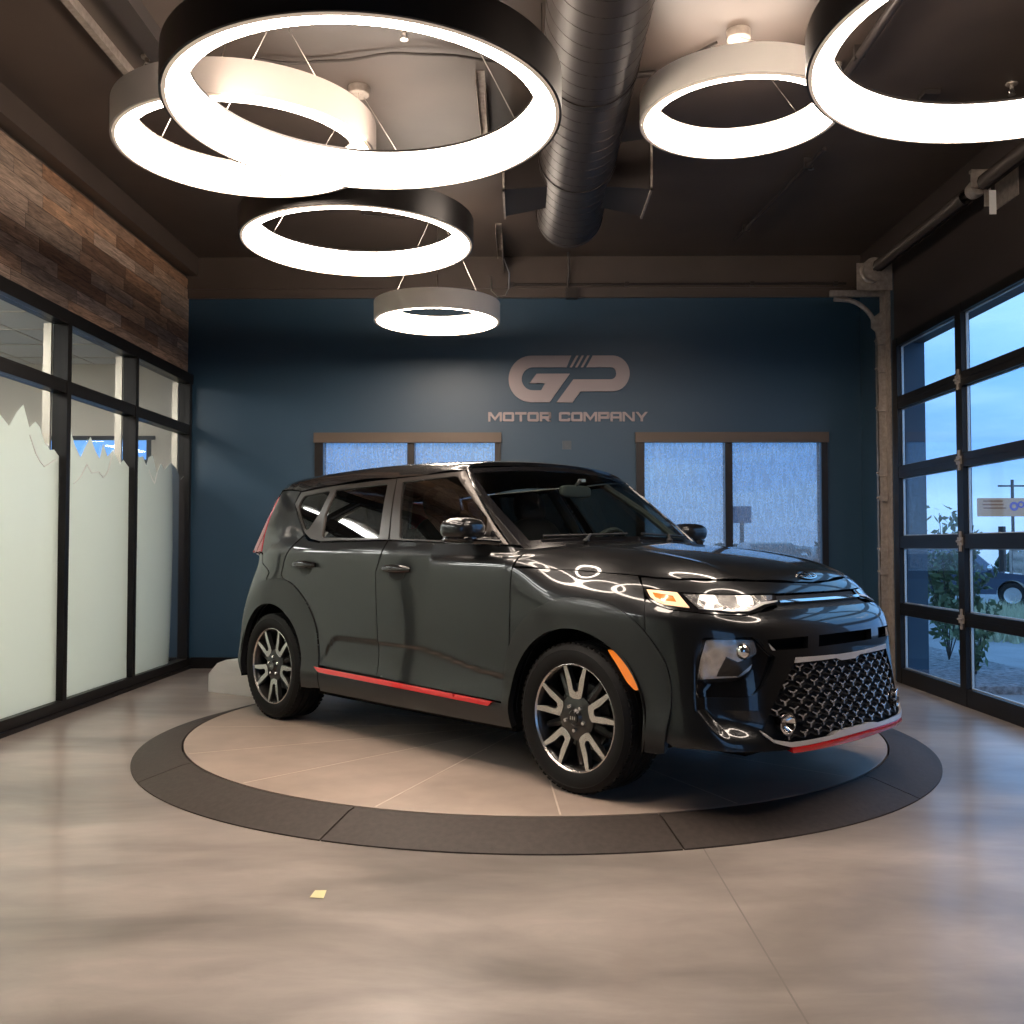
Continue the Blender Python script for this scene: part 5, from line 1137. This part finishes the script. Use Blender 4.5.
m=MB(); m.box((0,0,3.25),(1.05,.2,.95)); m.build('panel',principled('sign panel',(.09,.12,.22),rough=.6),s2,smooth=0)
def pole(x,y,z,h,lab):
    m=MB(); m.tube([(x,y,z),(x,y,z+h)],.10,8); m.tube([(x-.9,y,z+h-.4),(x+.9,y,z+h-.4)],.06,6); tag(m.build('utility_pole',M['darksteel']),lab,'pole')
pole(31.2,62,-3.2,8.6,'utility pole beside the billboard, seen through the glass door'); pole(4.6,60,-.3,9,'faint utility pole behind the left half of the right shade'); pole(7.0,68,-.3,10,'tall utility pole in the middle of the right shade')
m=MB(); 
P0,P1=Vector((15.5,31,slope(15.5))),Vector((25,43,slope(25)))
for i in range(9):
    p=P0.lerp(P1,i/8); m.tube([p,p+Vector((0,0,1.9))],.03,6)
m.tube([P0+Vector((0,0,1.9)),P1+Vector((0,0,1.9))],.03,6)
for i in range(90):
    p=P0.lerp(P1,i/90); q=P0.lerp(P1,min(1,(i+3)/90)); m.tube([p,q+Vector((0,0,1.85))],.012,3); m.tube([q,p+Vector((0,0,1.85))],.012,3)
tag(m.build('chain_link_fence',M['galv']),'chain link fence behind the parked pickup','fence')
m=MB(); m.b2((30,82,-3.4),(56,84,-.5)); tag(m.build('distant_building',M['white'],smooth=0),'long low white building far behind the billboard','building')
m=MB(); m.b2((-45,13.2,-.1),(-3.9,13.4,1.55)); tag(m.build('garden_wall',M['white'],smooth=0),kind='structure')
# ------------------------------------------------------------------ sky, camera, settings
w=bpy.data.worlds.new('sky'); SC.world=w; w.use_nodes=True; nt=w.node_tree; nt.nodes.clear()
tc=N(nt,'ShaderNodeTexCoord'); sp=N(nt,'ShaderNodeSeparateXYZ'); L(nt,tc.outputs['Generated'],sp.inputs[0])
r=N(nt,'ShaderNodeValToRGB'); e=r.color_ramp.elements; e[0].position=.0; e[0].color=(.22,.38,.68,1); e[1].position=1; e[1].color=(.08,.20,.52,1)
for ps,c in ((.10,(.14,.35,.80,1)),(.25,(.17,.45,.92,1)),(.42,(.20,.52,.98,1))): q=e.new(ps); q.color=c
L(nt,sp.outputs['Z'],r.inputs[0])
mp=N(nt,'ShaderNodeMapping'); mp.inputs['Scale'].default_value=(1.2,1.2,6); L(nt,tc.outputs['Generated'],mp.inputs['Vector'])
nz=N(nt,'ShaderNodeTexNoise'); nz.inputs['Scale'].default_value=2.6; nz.inputs['Detail'].default_value=7; nz.inputs['Roughness'].default_value=.55; L(nt,mp.outputs[0],nz.inputs['Vector'])
cr=N(nt,'ShaderNodeMapRange'); cr.inputs['From Min'].default_value=.42; cr.inputs['From Max'].default_value=.72; cr.inputs['To Max'].default_value=.6; L(nt,nz.outputs['Fac'],cr.inputs['Value'])
mx=N(nt,'ShaderNodeMix',data_type='RGBA'); mx.inputs[7].default_value=(.42,.68,.95,1); L(nt,cr.outputs[0],mx.inputs[0]); L(nt,r.outputs[0],mx.inputs[6])
bg=N(nt,'ShaderNodeBackground'); bg.inputs[1].default_value=2.1; L(nt,mx.outputs[2],bg.inputs[0]); o=N(nt,'ShaderNodeOutputWorld'); L(nt,bg.outputs[0],o.inputs[0])
cam=bpy.data.cameras.new('camera'); co=bpy.data.objects.new('camera',cam); COL.objects.link(co); SC.camera=co
cam.sensor_width=36; cam.lens=36*968/1024; cam.clip_start=.05; cam.clip_end=400
pit,yaw=.0351,.01137
co.location=(0,0,1.173); co.rotation_euler=(PI/2+pit,0,yaw)
SC.view_settings.view_transform='Standard'; SC.view_settings.look='None'; SC.view_settings.gamma=1; SC.view_settings.exposure=0.0; SC.view_settings.use_curve_mapping=False
SC.cycles.use_denoising=True; SC.cycles.max_bounces=8; SC.cycles.transparent_max_bounces=16; SC.cycles.sample_clamp_indirect=6; SC.cycles.caustics_reflective=False; SC.cycles.caustics_refractive=False
